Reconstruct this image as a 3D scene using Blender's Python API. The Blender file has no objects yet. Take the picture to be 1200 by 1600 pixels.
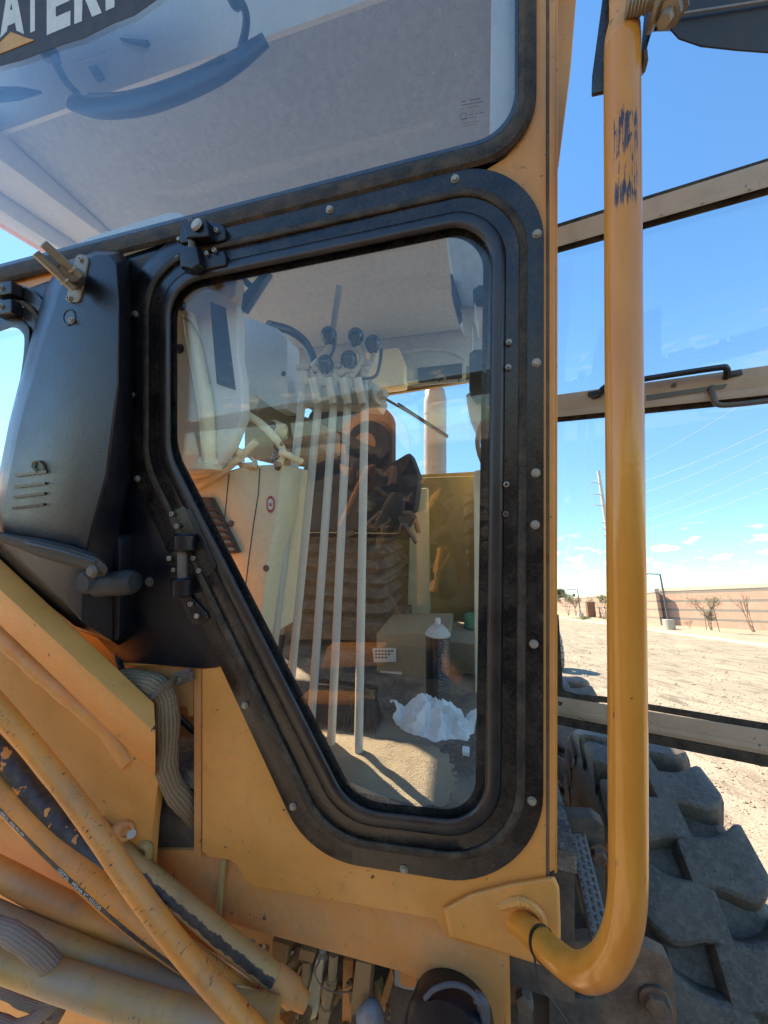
import bpy, bmesh, math, random
from mathutils import Vector, Matrix, noise
from mathutils.geometry import tessellate_polygon
random.seed(7)
R = math.radians
SC = bpy.context.scene
COL = SC.collection

# ------------------------------------------------------------------ camera
F = 578.0                      # focal length in photo pixels (1200 x 1600)
PITCH = R(14.0)
CAMH = 2.0
CAM = Vector((0, 0, CAMH))
XR = Vector((1, 0, 0))
UP = Vector((0, -math.sin(PITCH), math.cos(PITCH)))
FW = Vector((0, math.cos(PITCH), math.sin(PITCH)))
cam_d = bpy.data.cameras.new('camera')
cam_d.sensor_fit = 'VERTICAL'
cam_d.sensor_height = 36
cam_d.lens = 36 * F / 1600
cam_d.clip_start = 0.02
cam_d.clip_end = 6000
cam = bpy.data.objects.new('camera', cam_d)
COL.objects.link(cam)
cam.location = CAM
cam.rotation_euler = (R(90) + PITCH, 0, 0)
SC.camera = cam

# ------------------------------------------------------------------ light and sky
SUN_TO = Vector((-0.50, 0.42, 0.76)).normalized()     # direction towards the sun
sun_el = math.asin(SUN_TO.z)
sun_az = math.atan2(SUN_TO.x, SUN_TO.y)
sl = bpy.data.lights.new('sun', 'SUN')
sl.energy = 3.6
sl.angle = R(0.5)
sl.color = (1.0, 0.955, 0.88)
so = bpy.data.objects.new('sun', sl)
COL.objects.link(so)
so.rotation_euler = (-SUN_TO).to_track_quat('-Z', 'Y').to_euler()
W = bpy.data.worlds.new('World')
SC.world = W
W.use_nodes = True
wn = W.node_tree.nodes; wl = W.node_tree.links
wn.clear()
wo = wn.new('ShaderNodeOutputWorld')
bg = wn.new('ShaderNodeBackground'); bg.inputs[1].default_value = 0.15
sky = wn.new('ShaderNodeTexSky'); sky.sky_type = 'NISHITA'; sky.sun_disc = False
sky.sun_elevation = sun_el; sky.sun_rotation = sun_az
sky.air_density = 1.0; sky.dust_density = 0.04; sky.ozone_density = 2.2; sky.altitude = 300
hsv = wn.new('ShaderNodeHueSaturation'); hsv.inputs['Saturation'].default_value = 1.30; hsv.inputs['Value'].default_value = .80
wl.new(sky.outputs[0], hsv.inputs['Color'])
# small fair-weather clouds low over the horizon
tc = wn.new('ShaderNodeTexCoord')
sp = wn.new('ShaderNodeSeparateXYZ'); wl.new(tc.outputs['Generated'], sp.inputs[0])
def wm(op, a, b=None, c=None, clamp=False):
    n = wn.new('ShaderNodeMath'); n.operation = op; n.use_clamp = clamp
    for i, v in enumerate((a, b, c)):
        if v is None: continue
        if isinstance(v, (int, float)): n.inputs[i].default_value = v
        else: wl.new(v, n.inputs[i])
    return n.outputs[0]
# keep the clear desert sky blue right down to the horizon
hm = wn.new('ShaderNodeMix'); hm.data_type = 'RGBA'; hm.blend_type = 'MULTIPLY'
hm.inputs[7].default_value = (.36, .60, .80, 1)
wl.new(wm('MULTIPLY_ADD', sp.outputs[2], -2.6, 1.0, True), hm.inputs[0]); wl.new(hsv.outputs[0], hm.inputs[6]); wl.new(hm.outputs[2], bg.inputs[0])
mp = wn.new('ShaderNodeMapping'); mp.inputs['Scale'].default_value = (1, 1, 3.2)
wl.new(tc.outputs['Generated'], mp.inputs[0])
nz = wn.new('ShaderNodeTexNoise'); nz.inputs['Scale'].default_value = 20; nz.inputs['Detail'].default_value = 7
nz.inputs['Roughness'].default_value = 0.55
wl.new(mp.outputs[0], nz.inputs[0])
m1 = wm('MULTIPLY_ADD', nz.outputs[0], 13.0, -7.2, True)
lo = wm('MULTIPLY_ADD', sp.outputs[2], 30.0, 0.1, True)
hi = wm('MULTIPLY_ADD', sp.outputs[2], -16.0, 2.7, True)
cf = wm('MULTIPLY', wm('MULTIPLY', m1, lo), hi)
cf = wm('MULTIPLY', cf, 0.9)
bg2 = wn.new('ShaderNodeBackground'); bg2.inputs[0].default_value = (0.97, 0.98, 1.0, 1); bg2.inputs[1].default_value = 0.75
mxw = wn.new('ShaderNodeMixShader')
wl.new(cf, mxw.inputs[0]); wl.new(bg.outputs[0], mxw.inputs[1]); wl.new(bg2.outputs[0], mxw.inputs[2])
wl.new(mxw.outputs[0], wo.inputs[0])
SC.view_settings.view_transform = 'Standard'
SC.view_settings.look = 'None'
SC.view_settings.gamma = 1
SC.view_settings.exposure = 1.82
SC.view_settings.use_white_balance = True
SC.view_settings.white_balance_temperature = 8700
SC.view_settings.white_balance_tint = 17
SC.render.engine = 'CYCLES'
SC.cycles.max_bounces = 8
SC.cycles.transparent_max_bounces = 24
SC.cycles.sample_clamp_indirect = 6

# ------------------------------------------------------------------ frames and pixel rays
AL = R(14.4); D0 = 0.75
CA, SA = math.cos(AL), math.sin(AL)
ORG = CAM + FW * D0
UU = XR * CA - FW * SA
VV = UP
NN = -(XR * SA + FW * CA)
def LW(p):                       # machine frame (u right, v up, n out of the cab front) to world
    return ORG + UU * p[0] + VV * p[1] + NN * p[2]
def ident(p): return Vector(p)
def ray(px, py): return (px - 600) / F, (800 - py) / F
def on_n(px, py, n):
    a, b = ray(px, py); t = (D0 * CA - n) / (SA * a + CA)
    return Vector((CA * a * t - SA * (t - D0), b * t, n))
def on_t(px, py, t):
    a, b = ray(px, py)
    return Vector((CA * a * t - SA * (t - D0), b * t, -(SA * a * t + CA * (t - D0))))
def on_v(px, py, v):
    a, b = ray(px, py); return on_t(px, py, v / b)
def wdir(px, py):
    a, b = ray(px, py); return XR * a + UP * b + FW
def gnd(px, py, z=0.0):
    d = wdir(px, py); t = (z - CAMH) / d.z
    return CAM + d * t
def wd(px, py, t): return CAM + wdir(px, py) * t
# door plane
DH = (XR * -0.894 + UP * -0.0224 + FW * 0.4467).normalized()
DN = (-(XR * 0.4467 + FW * 0.894)).normalized()
DA = CAM + XR * (0.467 * 1.3) + FW * 1.3
def dr(px, py, off=0.0):
    d = wdir(px, py)
    return CAM + d * (((DA + DN * off) - CAM).dot(DN) / d.dot(DN))

# ------------------------------------------------------------------ materials
def newmat(name):
    m = bpy.data.materials.new(name); m.use_nodes = True
    nt = m.node_tree; nt.nodes.clear()
    return m, nt
class NT:
    def __init__(s, nt): s.n = nt.nodes; s.l = nt.links
    def nd(s, t, **k):
        x = s.n.new(t)
        for a, b in k.items(): setattr(x, a, b)
        return x
    def put(s, sock, v):
        if v is None: return
        if hasattr(v, 'is_output'): s.l.new(v, sock)
        else:
            if isinstance(v, tuple) and len(v) == 3 and sock.type == 'RGBA': v = v + (1,)
            sock.default_value = v
    def math(s, op, a, b=None, clamp=False):
        x = s.nd('ShaderNodeMath', operation=op, use_clamp=clamp)
        s.put(x.inputs[0], a); s.put(x.inputs[1], b); return x.outputs[0]
    def noise(s, vec, scale, detail=3, rough=.55, dist=0):
        x = s.nd('ShaderNodeTexNoise'); s.put(x.inputs['Vector'], vec)
        x.inputs['Scale'].default_value = scale; x.inputs['Detail'].default_value = detail
        x.inputs['Roughness'].default_value = rough; x.inputs['Distortion'].default_value = dist
        return x.outputs[0]
    def ramp(s, f, lo, hi):
        x = s.nd('ShaderNodeMapRange', clamp=True); s.put(x.inputs[0], f)
        x.inputs[1].default_value = lo; x.inputs[2].default_value = hi; return x.outputs[0]
    def mix(s, f, a, b):
        x = s.nd('ShaderNodeMix', data_type='RGBA'); s.put(x.inputs[0], f); s.put(x.inputs[6], a); s.put(x.inputs[7], b); return x.outputs[2]
    def scl(s, vec, sc):
        x = s.nd('ShaderNodeMapping'); s.put(x.inputs[0], vec); x.inputs['Scale'].default_value = sc; return x.outputs[0]
    def bump(s, h, st, dist=.01):
        x = s.nd('ShaderNodeBump'); x.inputs['Strength'].default_value = st; x.inputs['Distance'].default_value = dist
        s.put(x.inputs['Height'], h); return x.outputs[0]
    def geo(s): return s.nd('ShaderNodeNewGeometry').outputs['Position']
    def uv(s): return s.nd('ShaderNodeTexCoord').outputs['UV']
    def sepxyz(s, v):
        x = s.nd('ShaderNodeSeparateXYZ'); s.put(x.inputs[0], v); return x.outputs
    def bsdf(s, base, rough=.5, metal=0.0, normal=None, ior=1.5, coat=0.0):
        x = s.nd('ShaderNodeBsdfPrincipled')
        s.put(x.inputs['Base Color'], base); s.put(x.inputs['Roughness'], rough); s.put(x.inputs['Metallic'], metal)
        x.inputs['IOR'].default_value = ior; x.inputs['Coat Weight'].default_value = coat; x.inputs['Coat Roughness'].default_value = .15
        if normal is not None: s.l.new(normal, x.inputs['Normal'])
        return x.outputs[0]
    def out(s, sh):
        o = s.nd('ShaderNodeOutputMaterial'); s.l.new(sh, o.inputs[0])

def dirty(name, col, dust=(.33, .24, .15), damt=.35, rough=.45, chips=0.0, chipcol=(.03, .03, .04), scale=9.0, bump=.15, ior=1.5, metal=0.0,
          fine=.15, coat=0.0, streak=None, grime=0.0):
    m, nt = newmat(name); k = NT(nt); p = k.geo()
    if streak: p2 = k.scl(p, streak)
    else: p2 = p
    n1 = k.noise(p2, scale, 5, .6); n2 = k.noise(p, scale * 9, 4, .65); n3 = k.noise(p, scale * 45, 2, .6)
    var = k.mix(k.ramp(n1, .3, .7), tuple(c * .84 for c in col), tuple(min(1, c * 1.12) for c in col))
    d = k.math('MULTIPLY', k.ramp(k.math('ADD', k.math('MULTIPLY', n1, .6), k.math('MULTIPLY', n2, .4)), .42, .66), damt, True)
    c = k.mix(d, var, dust)
    c = k.mix(k.math('MULTIPLY', k.ramp(n3, .52, .72), fine), c, dust)
    if grime > 0:
        g1 = k.ramp(k.noise(k.scl(p, (9, 9, 1.6)), 2.2, 6, .68, .5), .50, .72); g2 = k.ramp(k.noise(p, 30, 6, .7), .44, .66)
        c = k.mix(k.math('MULTIPLY', k.math('MULTIPLY', g1, g2), grime), c, (.26, .14, .055))
        sc_ = k.noise(k.scl(p, (1, 1, .12)), 150, 2, .5, 1.5)
        c = k.mix(k.math('MULTIPLY', k.math('MULTIPLY', k.ramp(sc_, .74, .76), g1), grime), c, (.14, .09, .05))
        sp_k = k.ramp(k.noise(p, 90, 1, .5), .765, .785)
        c = k.mix(k.math('MULTIPLY', sp_k, .45), c, (.13, .075, .035))
    if chips > 0:
        ch = k.noise(p2, 38, 6, .6, .4); ch2 = k.noise(p, 5.5, 2)
        cm = k.math('MULTIPLY', k.ramp(ch, .69 - chips * .08, .71 - chips * .08), k.ramp(ch2, .48, .56), True)
        c = k.mix(cm, c, chipcol)
    rr = k.math('ADD', rough, k.math('MULTIPLY', d, .5), True)
    nb = k.bump(k.math('ADD', n2, k.math('MULTIPLY', n3, .5)), bump, .002)
    k.out(k.bsdf(c, rr, metal, nb, ior, coat)); return m

YEL = (.87, .338, .075)
M = {}
M['yellow'] = dirty('yellow_paint', YEL, (.56, .29, .11), .35, .40, .35, (.05, .035, .03), 6, .12, 1.5, grime=.30)
M['tube'] = None
M['yellow_dusty'] = dirty('dusty_yellow_paint', (.76, .285, .07), (.52, .275, .13), .7, .6, .3, (.06, .04, .03), 8, .25, grime=.55)
M['brown_dusty'] = dirty('dusty_brown_steel', (.36, .21, .085), (.34, .22, .12), .8, .7, .2, (.03, .02, .02), 14, .35)
M['plastic'] = dirty('black_plastic', (.0035, .0045, .009), (.045, .042, .045), .18, .30, 0, scale=13, bump=.26, ior=1.5, fine=.20)
M['blackpaint'] = dirty('black_paint', (.003, .0035, .006), (.20, .145, .10), .22, .18, .0, scale=17, bump=.16, ior=1.5, fine=.22)
M['rubber'] = dirty('dusty_rubber_seal', (.022, .018, .016), (.22, .155, .10), .6, .6, 0, scale=26, bump=.8, fine=.7, ior=1.35)
M['seal'] = dirty('smooth_rubber_seal', (.012, .011, .013), (.09, .065, .05), .35, .30, 0, scale=14, bump=.15, ior=1.6)
M['bolt'] = dirty('zinc_bolt', (.44, .39, .32), (.34, .25, .16), .7, .42, 0, scale=60, bump=.25, metal=.6)
M['darkbolt'] = dirty('dirty_steel', (.16, .13, .11), (.26, .19, .13), .6, .5, 0, scale=50, bump=.4, metal=.4)
M['tan_metal'] = dirty('brown_grey_metal', (.30, .245, .175), (.34, .26, .18), .5, .4, 0, scale=50, bump=.2, metal=.5)
M['cream'] = dirty('cream_plastic', (.78, .70, .46), (.42, .33, .2), .35, .5, 0, scale=8, bump=.06)
M['white'] = dirty('pale_trim', (.64, .66, .62), (.4, .36, .3), .3, .5, 0, scale=8, bump=.05)
M['liner'] = dirty('grey_headliner', (.46, .505, .52), (.26, .27, .27), .6, .85, 0, scale=5, bump=.5, fine=.35)
M['greymetal'] = dirty('grey_painted_rod', (.60, .58, .49), (.40, .32, .23), .4, .45, 0, scale=20, bump=.1)
M['wiper'] = dirty('matte_wiper_black', (.022, .023, .024), (.12, .10, .08), .35, .55, 0, scale=18, bump=.2)
M['knob'] = dirty('black_knob', (.012, .013, .016), (.1, .09, .08), .2, .2, 0, scale=40, bump=.05, ior=1.7)
M['seat'] = dirty('dark_seat_fabric', (.030, .034, .045), (.12, .1, .08), .4, .85, 0, scale=20, bump=.6)
M['seatdirty'] = dirty('dusty_seat_base', (.075, .062, .05), (.24, .18, .12), .8, .8, 0, scale=22, bump=.8)
M['doorframe'] = dirty('tan_door_paint', (.62, .40, .25), (.55, .40, .28), .5, .42, .5, (.05, .03, .025), 12, .12)
M['wood'] = dirty('weathered_wood', (.34, .25, .16), (.2, .15, .1), .6, .75, 0, scale=30, bump=.5)
M['mustard'] = dirty('mustard_wall', (.42, .29, .10), (.25, .18, .1), .6, .55, 0, scale=6, bump=.15)
M['olive'] = dirty('olive_wall', (.32, .25, .15), (.2, .15, .1), .6, .6, 0, scale=6, bump=.15)
M['underbody'] = dirty('greasy_underbody', (.05, .04, .034), (.19, .13, .085), .7, .6, 0, scale=12, bump=.6)
M['stepsteel'] = dirty('worn_step_steel', (.17, .165, .165), (.32, .22, .16), .7, .38, 0, scale=16, bump=.7)
M['galv'] = dirty('weathered_steel', (.50, .50, .46), (.36, .3, .22), .5, .5, 0, scale=14, bump=.15)
M['brown_saddle'] = dirty('greasy_brown_steel', (.09, .055, .03), (.22, .14, .07), .6, .6, 0, scale=7, bump=.4)
M['stack'] = dirty('grey_exhaust_metal', (.34, .36, .37), (.30, .29, .27), .4, .45, 0, scale=8, bump=.15)
M['concrete'] = dirty('concrete', (.50, .45, .37), (.4, .34, .26), .5, .85, 0, scale=3, bump=.4)
M['lamp'] = dirty('dark_lamp_paint', (.07, .075, .085), (.2, .18, .15), .2, .5, 0, scale=5, bump=.05)
M['green'] = dirty('green_plastic', (.05, .22, .12), (.1, .1, .08), .3, .35, 0, scale=20, bump=.05)
M['paper'] = dirty('white_paper', (.66, .66, .62), (.4, .35, .28), .3, .8, 0, scale=30, bump=.1)
M['orange'] = dirty('orange_mark', (.75, .36, .07), (.4, .3, .2), .2, .5, 0, scale=30, bump=.02)
M['band'] = dirty('black_sticker', (.045, .045, .05), (.16, .14, .12), .3, .6, 0, scale=30, bump=.02)
M['letter'] = dirty('pale_lettering', (.70, .74, .70), (.5, .5, .45), .3, .6, 0, scale=30, bump=.02)
M['red'] = dirty('red_print', (.45, .04, .03), (.4, .2, .15), .1, .5, 0, scale=30, bump=.0)
M['rust'] = dirty('rusty_steel', (.15, .075, .045), (.30, .2, .13), .7, .7, 0, scale=18, bump=.8)
M['hosegrey'] = dirty('grey_tie', (.20, .21, .23), (.3, .25, .2), .3, .4, 0, scale=30, bump=.1)
M['orangebrown'] = M['yellow_dusty']

# tube: glossy ochre paint with dark chips and one scraped patch (in UV: x = metres along, y = round)
def tube_mat():
    m, nt = newmat('glossy_ochre_tube_paint'); k = NT(nt); p = k.geo(); u = k.sepxyz(k.uv())
    n1 = k.noise(k.scl(p, (8, 8, 1.2)), 4, 4); n2 = k.noise(p, 120, 3)
    c = k.mix(k.ramp(n1, .3, .7), (.72, .235, .028), (.82, .305, .05))
    # scraped patch: long streaks
    st = k.noise(k.scl(k.uv(), (14, 62, 1)), 1.0, 5, .7)
    du = k.math('SUBTRACT', 1, k.math('DIVIDE', k.math('ABSOLUTE', k.math('SUBTRACT', u[0], 1.335)), .078), True)
    dv = k.math('SUBTRACT', 1, k.math('DIVIDE', k.math('ABSOLUTE', k.math('SUBTRACT', u[1], .53)), .13), True)
    pm = k.math('MULTIPLY', k.math('MULTIPLY', du, 3.2, True), k.math('MULTIPLY', dv, 3.5, True))
    pm = k.math('MULTIPLY', pm, k.ramp(k.noise(k.scl(k.uv(), (20, 9, 1)), 1.0, 3, .6), .30, .55))
    mask = k.ramp(k.math('ADD', st, k.math('MULTIPLY', pm, .22)), .665, .685)
    mask = k.math('MULTIPLY', mask, k.ramp(pm, .1, .5))
    sc = k.noise(k.scl(k.uv(), (26, 16, 1)), 1.0, 4, .6)
    sc2 = k.noise(k.scl(k.uv(), (4, 3, 1)), 1.0, 1)
    chips = k.math('MULTIPLY', k.ramp(sc, .70, .715), k.ramp(sc2, .45, .5))
    tiny = k.ramp(k.noise(k.scl(k.uv(), (90, 18, 1)), 1.0, 1), .80, .82)
    mk = k.math('MAXIMUM', k.math('MAXIMUM', mask, chips), tiny)
    c = k.mix(mk, c, (.045, .045, .06))
    rr = k.math('ADD', k.math('MULTIPLY', n2, .1), k.math('MULTIPLY', mk, .3))
    rr = k.math('ADD', rr, .11)
    k.out(k.bsdf(c, rr, 0, k.bump(k.math('SUBTRACT', n2, k.math('MULTIPLY', mk, 1.5)), .12, .002), 1.48, .1)); return m
M['tube'] = tube_mat()

# hydraulic hose: ochre paint over black rubber, cracked across; black strip where the paint is gone
def hose_mat(name, strip=None, strip_edge=.02, cracks=.5, base=(.86, .285, .05), black=0.0, dustlev=.32):
    m, nt = newmat(name); k = NT(nt); uv = k.uv(); u = k.sepxyz(uv); p = k.geo()
    n1 = k.noise(p, 9, 4); n2 = k.noise(p, 60, 4)
    c = k.mix(k.ramp(n1, .3, .7), tuple(x * .85 for x in base), tuple(x * 1.1 for x in base))
    c = k.mix(k.math('MULTIPLY', k.ramp(k.noise(p, 7, 5), .42, .62), dustlev), c, (.36, .225, .13))
    c = k.mix(k.math('MULTIPLY', k.ramp(k.noise(p, 26, 6, .7), .54, .74), .35), c, (.19, .12, .07))
    # thin cracks, running round the hose
    cr = k.noise(k.scl(uv, (230, 7, 1)), 1.0, 4, .62, .6)
    cr2 = k.noise(k.scl(uv, (9, 4, 1)), 1.0, 2)
    thr = .722 - .05 * cracks
    crk = k.math('MULTIPLY', k.ramp(k.math('ADD', cr, k.math('MULTIPLY', cr2, .14)), thr + .045, thr + .065), k.ramp(cr2, .40, .52))
    sc = k.noise(k.scl(uv, (70, 9, 1)), 1.0, 5, .7)
    big = k.math('MULTIPLY', k.ramp(sc, .66 - .02 * cracks, .68 - .02 * cracks), k.ramp(k.noise(k.scl(uv, (7, 3, 1)), 1.0, 2), .5, .58))
    mk = k.math('MAXIMUM', crk, big)
    if strip:
        a, b = strip
        wob = k.math('MULTIPLY', k.math('SUBTRACT', k.noise(k.scl(uv, (45, 6, 1)), 1.0, 4, .7), .5), strip_edge * 3)
        vv = k.math('ADD', u[1], wob)
        s = k.math('MULTIPLY', k.ramp(vv, a - .006, a + .006), k.math('SUBTRACT', 1, k.ramp(vv, b - .006, b + .006)))
        mk = k.math('MAXIMUM', mk, s)
    blk = k.mix(k.ramp(n2, .35, .7), (.030, .027, .026), (.085, .068, .055))
    if black > 0:
        mk = k.math('MAXIMUM', mk, k.ramp(k.noise(p, 30, 4), .62 - .3 * black, .64 - .3 * black))
    c = k.mix(mk, c, blk)
    h = k.math('SUBTRACT', k.math('MULTIPLY', n2, .5), mk)
    k.out(k.bsdf(c, .46, 0, k.bump(h, .6, .002), 1.5)); return m
M['hose'] = hose_mat('cracked_ochre_hose')
M['hose_worn'] = hose_mat('badly_cracked_ochre_hose', None, .02, 1.3)
M['hose_strip'] = hose_mat('ochre_hose_with_black_strip', (.61, .675), .006, 1.2)
M['hose_strip_worn'] = hose_mat('ochre_hose_with_ragged_black_strip', (.52, .64), .05, .9, (.56, .30, .10))
M['hose_black'] = hose_mat('black_hose_with_paint_rests', None, .02, 1, black=.85)
M['hose_patch'] = hose_mat('dusty_hose_with_scuffs', None, .02, .8, (.54, .28, .075), 0, .9)

def braid_mat(name, c1, c2, s=1.0):
    m, nt = newmat(name); k = NT(nt); uv = k.uv(); u = k.sepxyz(uv)
    a = k.math('SINE', k.math('ADD', k.math('MULTIPLY', u[0], 1500 * s), k.math('MULTIPLY', k.math('ABSOLUTE', k.math('SUBTRACT', k.math('FRACT', k.math('MULTIPLY', u[1], 18)), .5)), 9)))
    b = k.math('SINE', k.math('MULTIPLY', u[1], 2 * math.pi * 18))
    h = k.math('ADD', k.math('MULTIPLY', a, .5), k.math('MULTIPLY', b, .35))
    c = k.mix(k.ramp(h, -.8, .5), c1, c2)
    n = k.noise(k.geo(), 22, 4)
    c = k.mix(k.math('MULTIPLY', k.ramp(n, .4, .7), .5), c, (.36, .24, .15))
    k.out(k.bsdf(c, .75, 0, k.bump(h, .7, .003), 1.4)); return m
M['braid'] = braid_mat('woven_loom_sleeve', (.09, .055, .03), (.44, .30, .17))
M['braid2'] = braid_mat('grey_pink_sleeve', (.20, .15, .12), (.46, .34, .27), 1.3)
M['weld'] = dirty('painted_weld', (.52, .32, .10), (.4, .28, .16), .7, .6, 0, scale=25, bump=.9)
M['rope'] = braid_mat('weld_rope', (.35, .25, .13), (.55, .42, .22), .25)

def glass_mat(name, tint, f0, film, filmcol=(.55, .55, .5), dust=.0):
    m, nt = newmat(name); k = NT(nt); p = k.geo()
    lw = k.nd('ShaderNodeLayerWeight'); lw.inputs[0].default_value = .5
    fr = k.math('ADD', k.math('MULTIPLY', k.math('POWER', lw.outputs['Facing'], 5), 1 - f0), f0, True)
    tr = k.nd('ShaderNodeBsdfTransparent'); tr.inputs[0].default_value = tint + (1,)
    gl = k.nd('ShaderNodeBsdfGlossy'); gl.inputs['Roughness'].default_value = .0
    gl.inputs[0].default_value = (.95, .97, 1, 1)
    df = k.nd('ShaderNodeBsdfDiffuse'); df.inputs[0].default_value = filmcol + (1,)
    a = k.nd('ShaderNodeMixShader'); k.put(a.inputs[0], fr); k.l.new(tr.outputs[0], a.inputs[1]); k.l.new(gl.outputs[0], a.inputs[2])
    n = k.noise(p, 7, 5, .65); n2 = k.noise(p, 160, 2, .5); n3 = k.noise(k.scl(p, (9, 9, 1.3)), 8, 4)
    ff = k.math('MULTIPLY', k.ramp(k.math('ADD', k.math('MULTIPLY', n, .6), k.math('MULTIPLY', n3, .4)), .2, .8), film * 2)
    ff = k.math('ADD', ff, k.math('MULTIPLY', k.ramp(n2, .72, .76), dust), True)
    b = k.nd('ShaderNodeMixShader'); k.put(b.inputs[0], ff); k.l.new(a.outputs[0], b.inputs[1]); k.l.new(df.outputs[0], b.inputs[2])
    k.out(b.outputs[0]); return m
M['windshield'] = glass_mat('windshield_glass', (.95, .97, .97), .062, .016, (.55, .60, .66), .35)
M['pane'] = glass_mat('side_window_glass', (.98, .99, .98), .034, .004, (.6, .58, .5), .10)
M['doorglass'] = glass_mat('door_glass', (.96, .985, .98), .025, .008, (.6, .65, .65), .05)

def tyre_mat():
    m, nt = newmat('dusty_tyre_rubber'); k = NT(nt); p = k.geo()
    n1 = k.noise(p, 8, 5); n2 = k.noise(p, 55, 4, .7); n3 = k.noise(p, 260, 2)
    c = k.mix(k.ramp(n1, .3, .7), (.085, .070, .055), (.15, .12, .09))
    c = k.mix(k.math('MULTIPLY', k.ramp(n2, .45, .75), .5), c, (.28, .235, .175))
    cr = k.ramp(k.noise(k.scl(p, (5, 1, 7)), 22, 2, .5, 1.6), .36, .33)
    c = k.mix(k.math('MULTIPLY', cr, .7), c, (.02, .02, .02))
    k.out(k.bsdf(c, .72, 0, k.bump(k.math('ADD', k.math('ADD', n2, k.math('MULTIPLY', n3, .6)), k.math('MULTIPLY', cr, -.8)), .45, .004), 1.5)); return m
M['tyre'] = tyre_mat()
M['tyre_dusty'] = dirty('sand_covered_tyre', (.20, .18, .15), (.36, .31, .24), .8, .8, 0, scale=6, bump=.4)

def ground_mat(name, a, b, c3, s1=.6, pebb=40, tracks=False):
    m, nt = newmat(name); k = NT(nt); p = k.geo()
    n1 = k.noise(p, s1, 6, .62); n2 = k.noise(p, pebb, 3, .7); n4 = k.noise(p, 7, 5, .7)
    c = k.mix(k.ramp(n1, .35, .68), a, b)
    c = k.mix(k.math('MULTIPLY', k.ramp(n2, .56, .72), .6), c, c3)
    c = k.mix(k.math('MULTIPLY', k.ramp(n4, .55, .72), .45), c, c3)
    h = k.math('ADD', n2, n4)
    if tracks:
        t = k.noise(k.scl(p, (1.1, .30, 1)), 2.4, 7, .75, .4)
        c = k.mix(k.math('MULTIPLY', k.ramp(t, .5, .62), .75), c, c3)
    k.out(k.bsdf(c, .95, 0, k.bump(h, .7, .03), 1.3)); return m
M['dirt'] = ground_mat('packed_sand', (.31, .265, .195), (.42, .365, .275), (.15, .12, .085), .5, 28, True)
M['gravel'] = ground_mat('tan_gravel', (.36, .285, .205), (.45, .36, .265), (.17, .13, .095), .5, 14)
M['sand'] = ground_mat('spilled_sand', (.36, .30, .21), (.46, .39, .28), (.16, .12, .085), 6, 240)
M['floor'] = None
def floor_mat():
    m, nt = newmat('textured_rubber_floor'); k = NT(nt); p = k.geo()
    v = k.nd('ShaderNodeTexVoronoi'); k.put(v.inputs['Vector'], p); v.inputs['Scale'].default_value = 230
    n = k.noise(p, 5, 5, .6); n2 = k.noise(p, 110, 3)
    c = k.mix(k.ramp(v.outputs[0], .1, .6), (.12, .105, .09), (.055, .052, .05))
    c = k.mix(k.ramp(n, .42, .60), c, (.26, .21, .155))
    c = k.mix(k.math('MULTIPLY', k.ramp(n2, .5, .7), .5), c, (.33, .26, .19))
    k.out(k.bsdf(c, .75, 0, k.bump(k.math('SUBTRACT', n2, v.outputs[0]), .6, .004), 1.4)); return m
M['floor'] = floor_mat()
def wall_mat():
    m, nt = newmat('striped_block_wall'); k = NT(nt); p = k.geo(); z = k.sepxyz(p)[2]
    c = (.50, .275, .20)
    n = k.noise(k.scl(p, (1, 1, .35)), 2.2, 5, .7)
    c = k.mix(k.ramp(n, .35, .7), (.44, .265, .19), (.52, .33, .25))
    f = k.math('FRACT', k.math('DIVIDE', k.math('ADD', z, .22), .80))
    s = k.math('MULTIPLY', k.ramp(f, .0, .01), k.math('SUBTRACT', 1, k.ramp(f, .26, .27)))
    c = k.mix(s, c, (.22, .205, .175))
    # block joints
    sx = k.sepxyz(p)
    br = k.nd('ShaderNodeTexBrick'); cv = k.nd('ShaderNodeCombineXYZ')
    k.put(cv.inputs[0], sx[1]); k.put(cv.inputs[1], z); k.put(br.inputs[0], cv.outputs[0])
    br.inputs['Scale'].default_value = 2.5; br.inputs['Mortar Size'].default_value = .012
    br.inputs['Color1'].default_value = (1, 1, 1, 1); br.inputs['Color2'].default_value = (.9, .9, .9, 1); br.inputs['Mortar'].default_value = (.66, .66, .66, 1)
    mm = k.nd('ShaderNodeMix', data_type='RGBA', blend_type='MULTIPLY'); mm.inputs[0].default_value = .9
    k.put(mm.inputs[6], c); k.put(mm.inputs[7], br.outputs[0])
    k.out(k.bsdf(mm.outputs[2], .9, 0, k.bump(n, .3, .02))); return m
M['blockwall'] = wall_mat()
def can_mat():
    m, nt = newmat('printed_can_label'); k = NT(nt); u = k.sepxyz(k.uv()); uv = k.uv()
    f = k.math('FRACT', k.math('MULTIPLY', u[1], 46))
    rows = k.math('MULTIPLY', k.ramp(f, .3, .36), k.math('SUBTRACT', 1, k.ramp(f, .72, .78)))
    w = k.ramp(k.noise(k.scl(uv, (170, 46, 1)), 1.0, 3), .46, .50)
    reg = k.math('MULTIPLY', k.ramp(u[0], .60, .605), k.math('SUBTRACT', 1, k.ramp(u[0], .86, .865)))
    reg = k.math('MULTIPLY', reg, k.ramp(u[1], .04, .05))
    mk = k.math('MULTIPLY', k.math('MULTIPLY', rows, w), reg)
    c = k.mix(k.math('MULTIPLY', mk, .5), (.008, .008, .010), (.5, .52, .56))
    k.out(k.bsdf(c, .25, 0, None, 1.6)); return m
M['can'] = can_mat()
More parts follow.
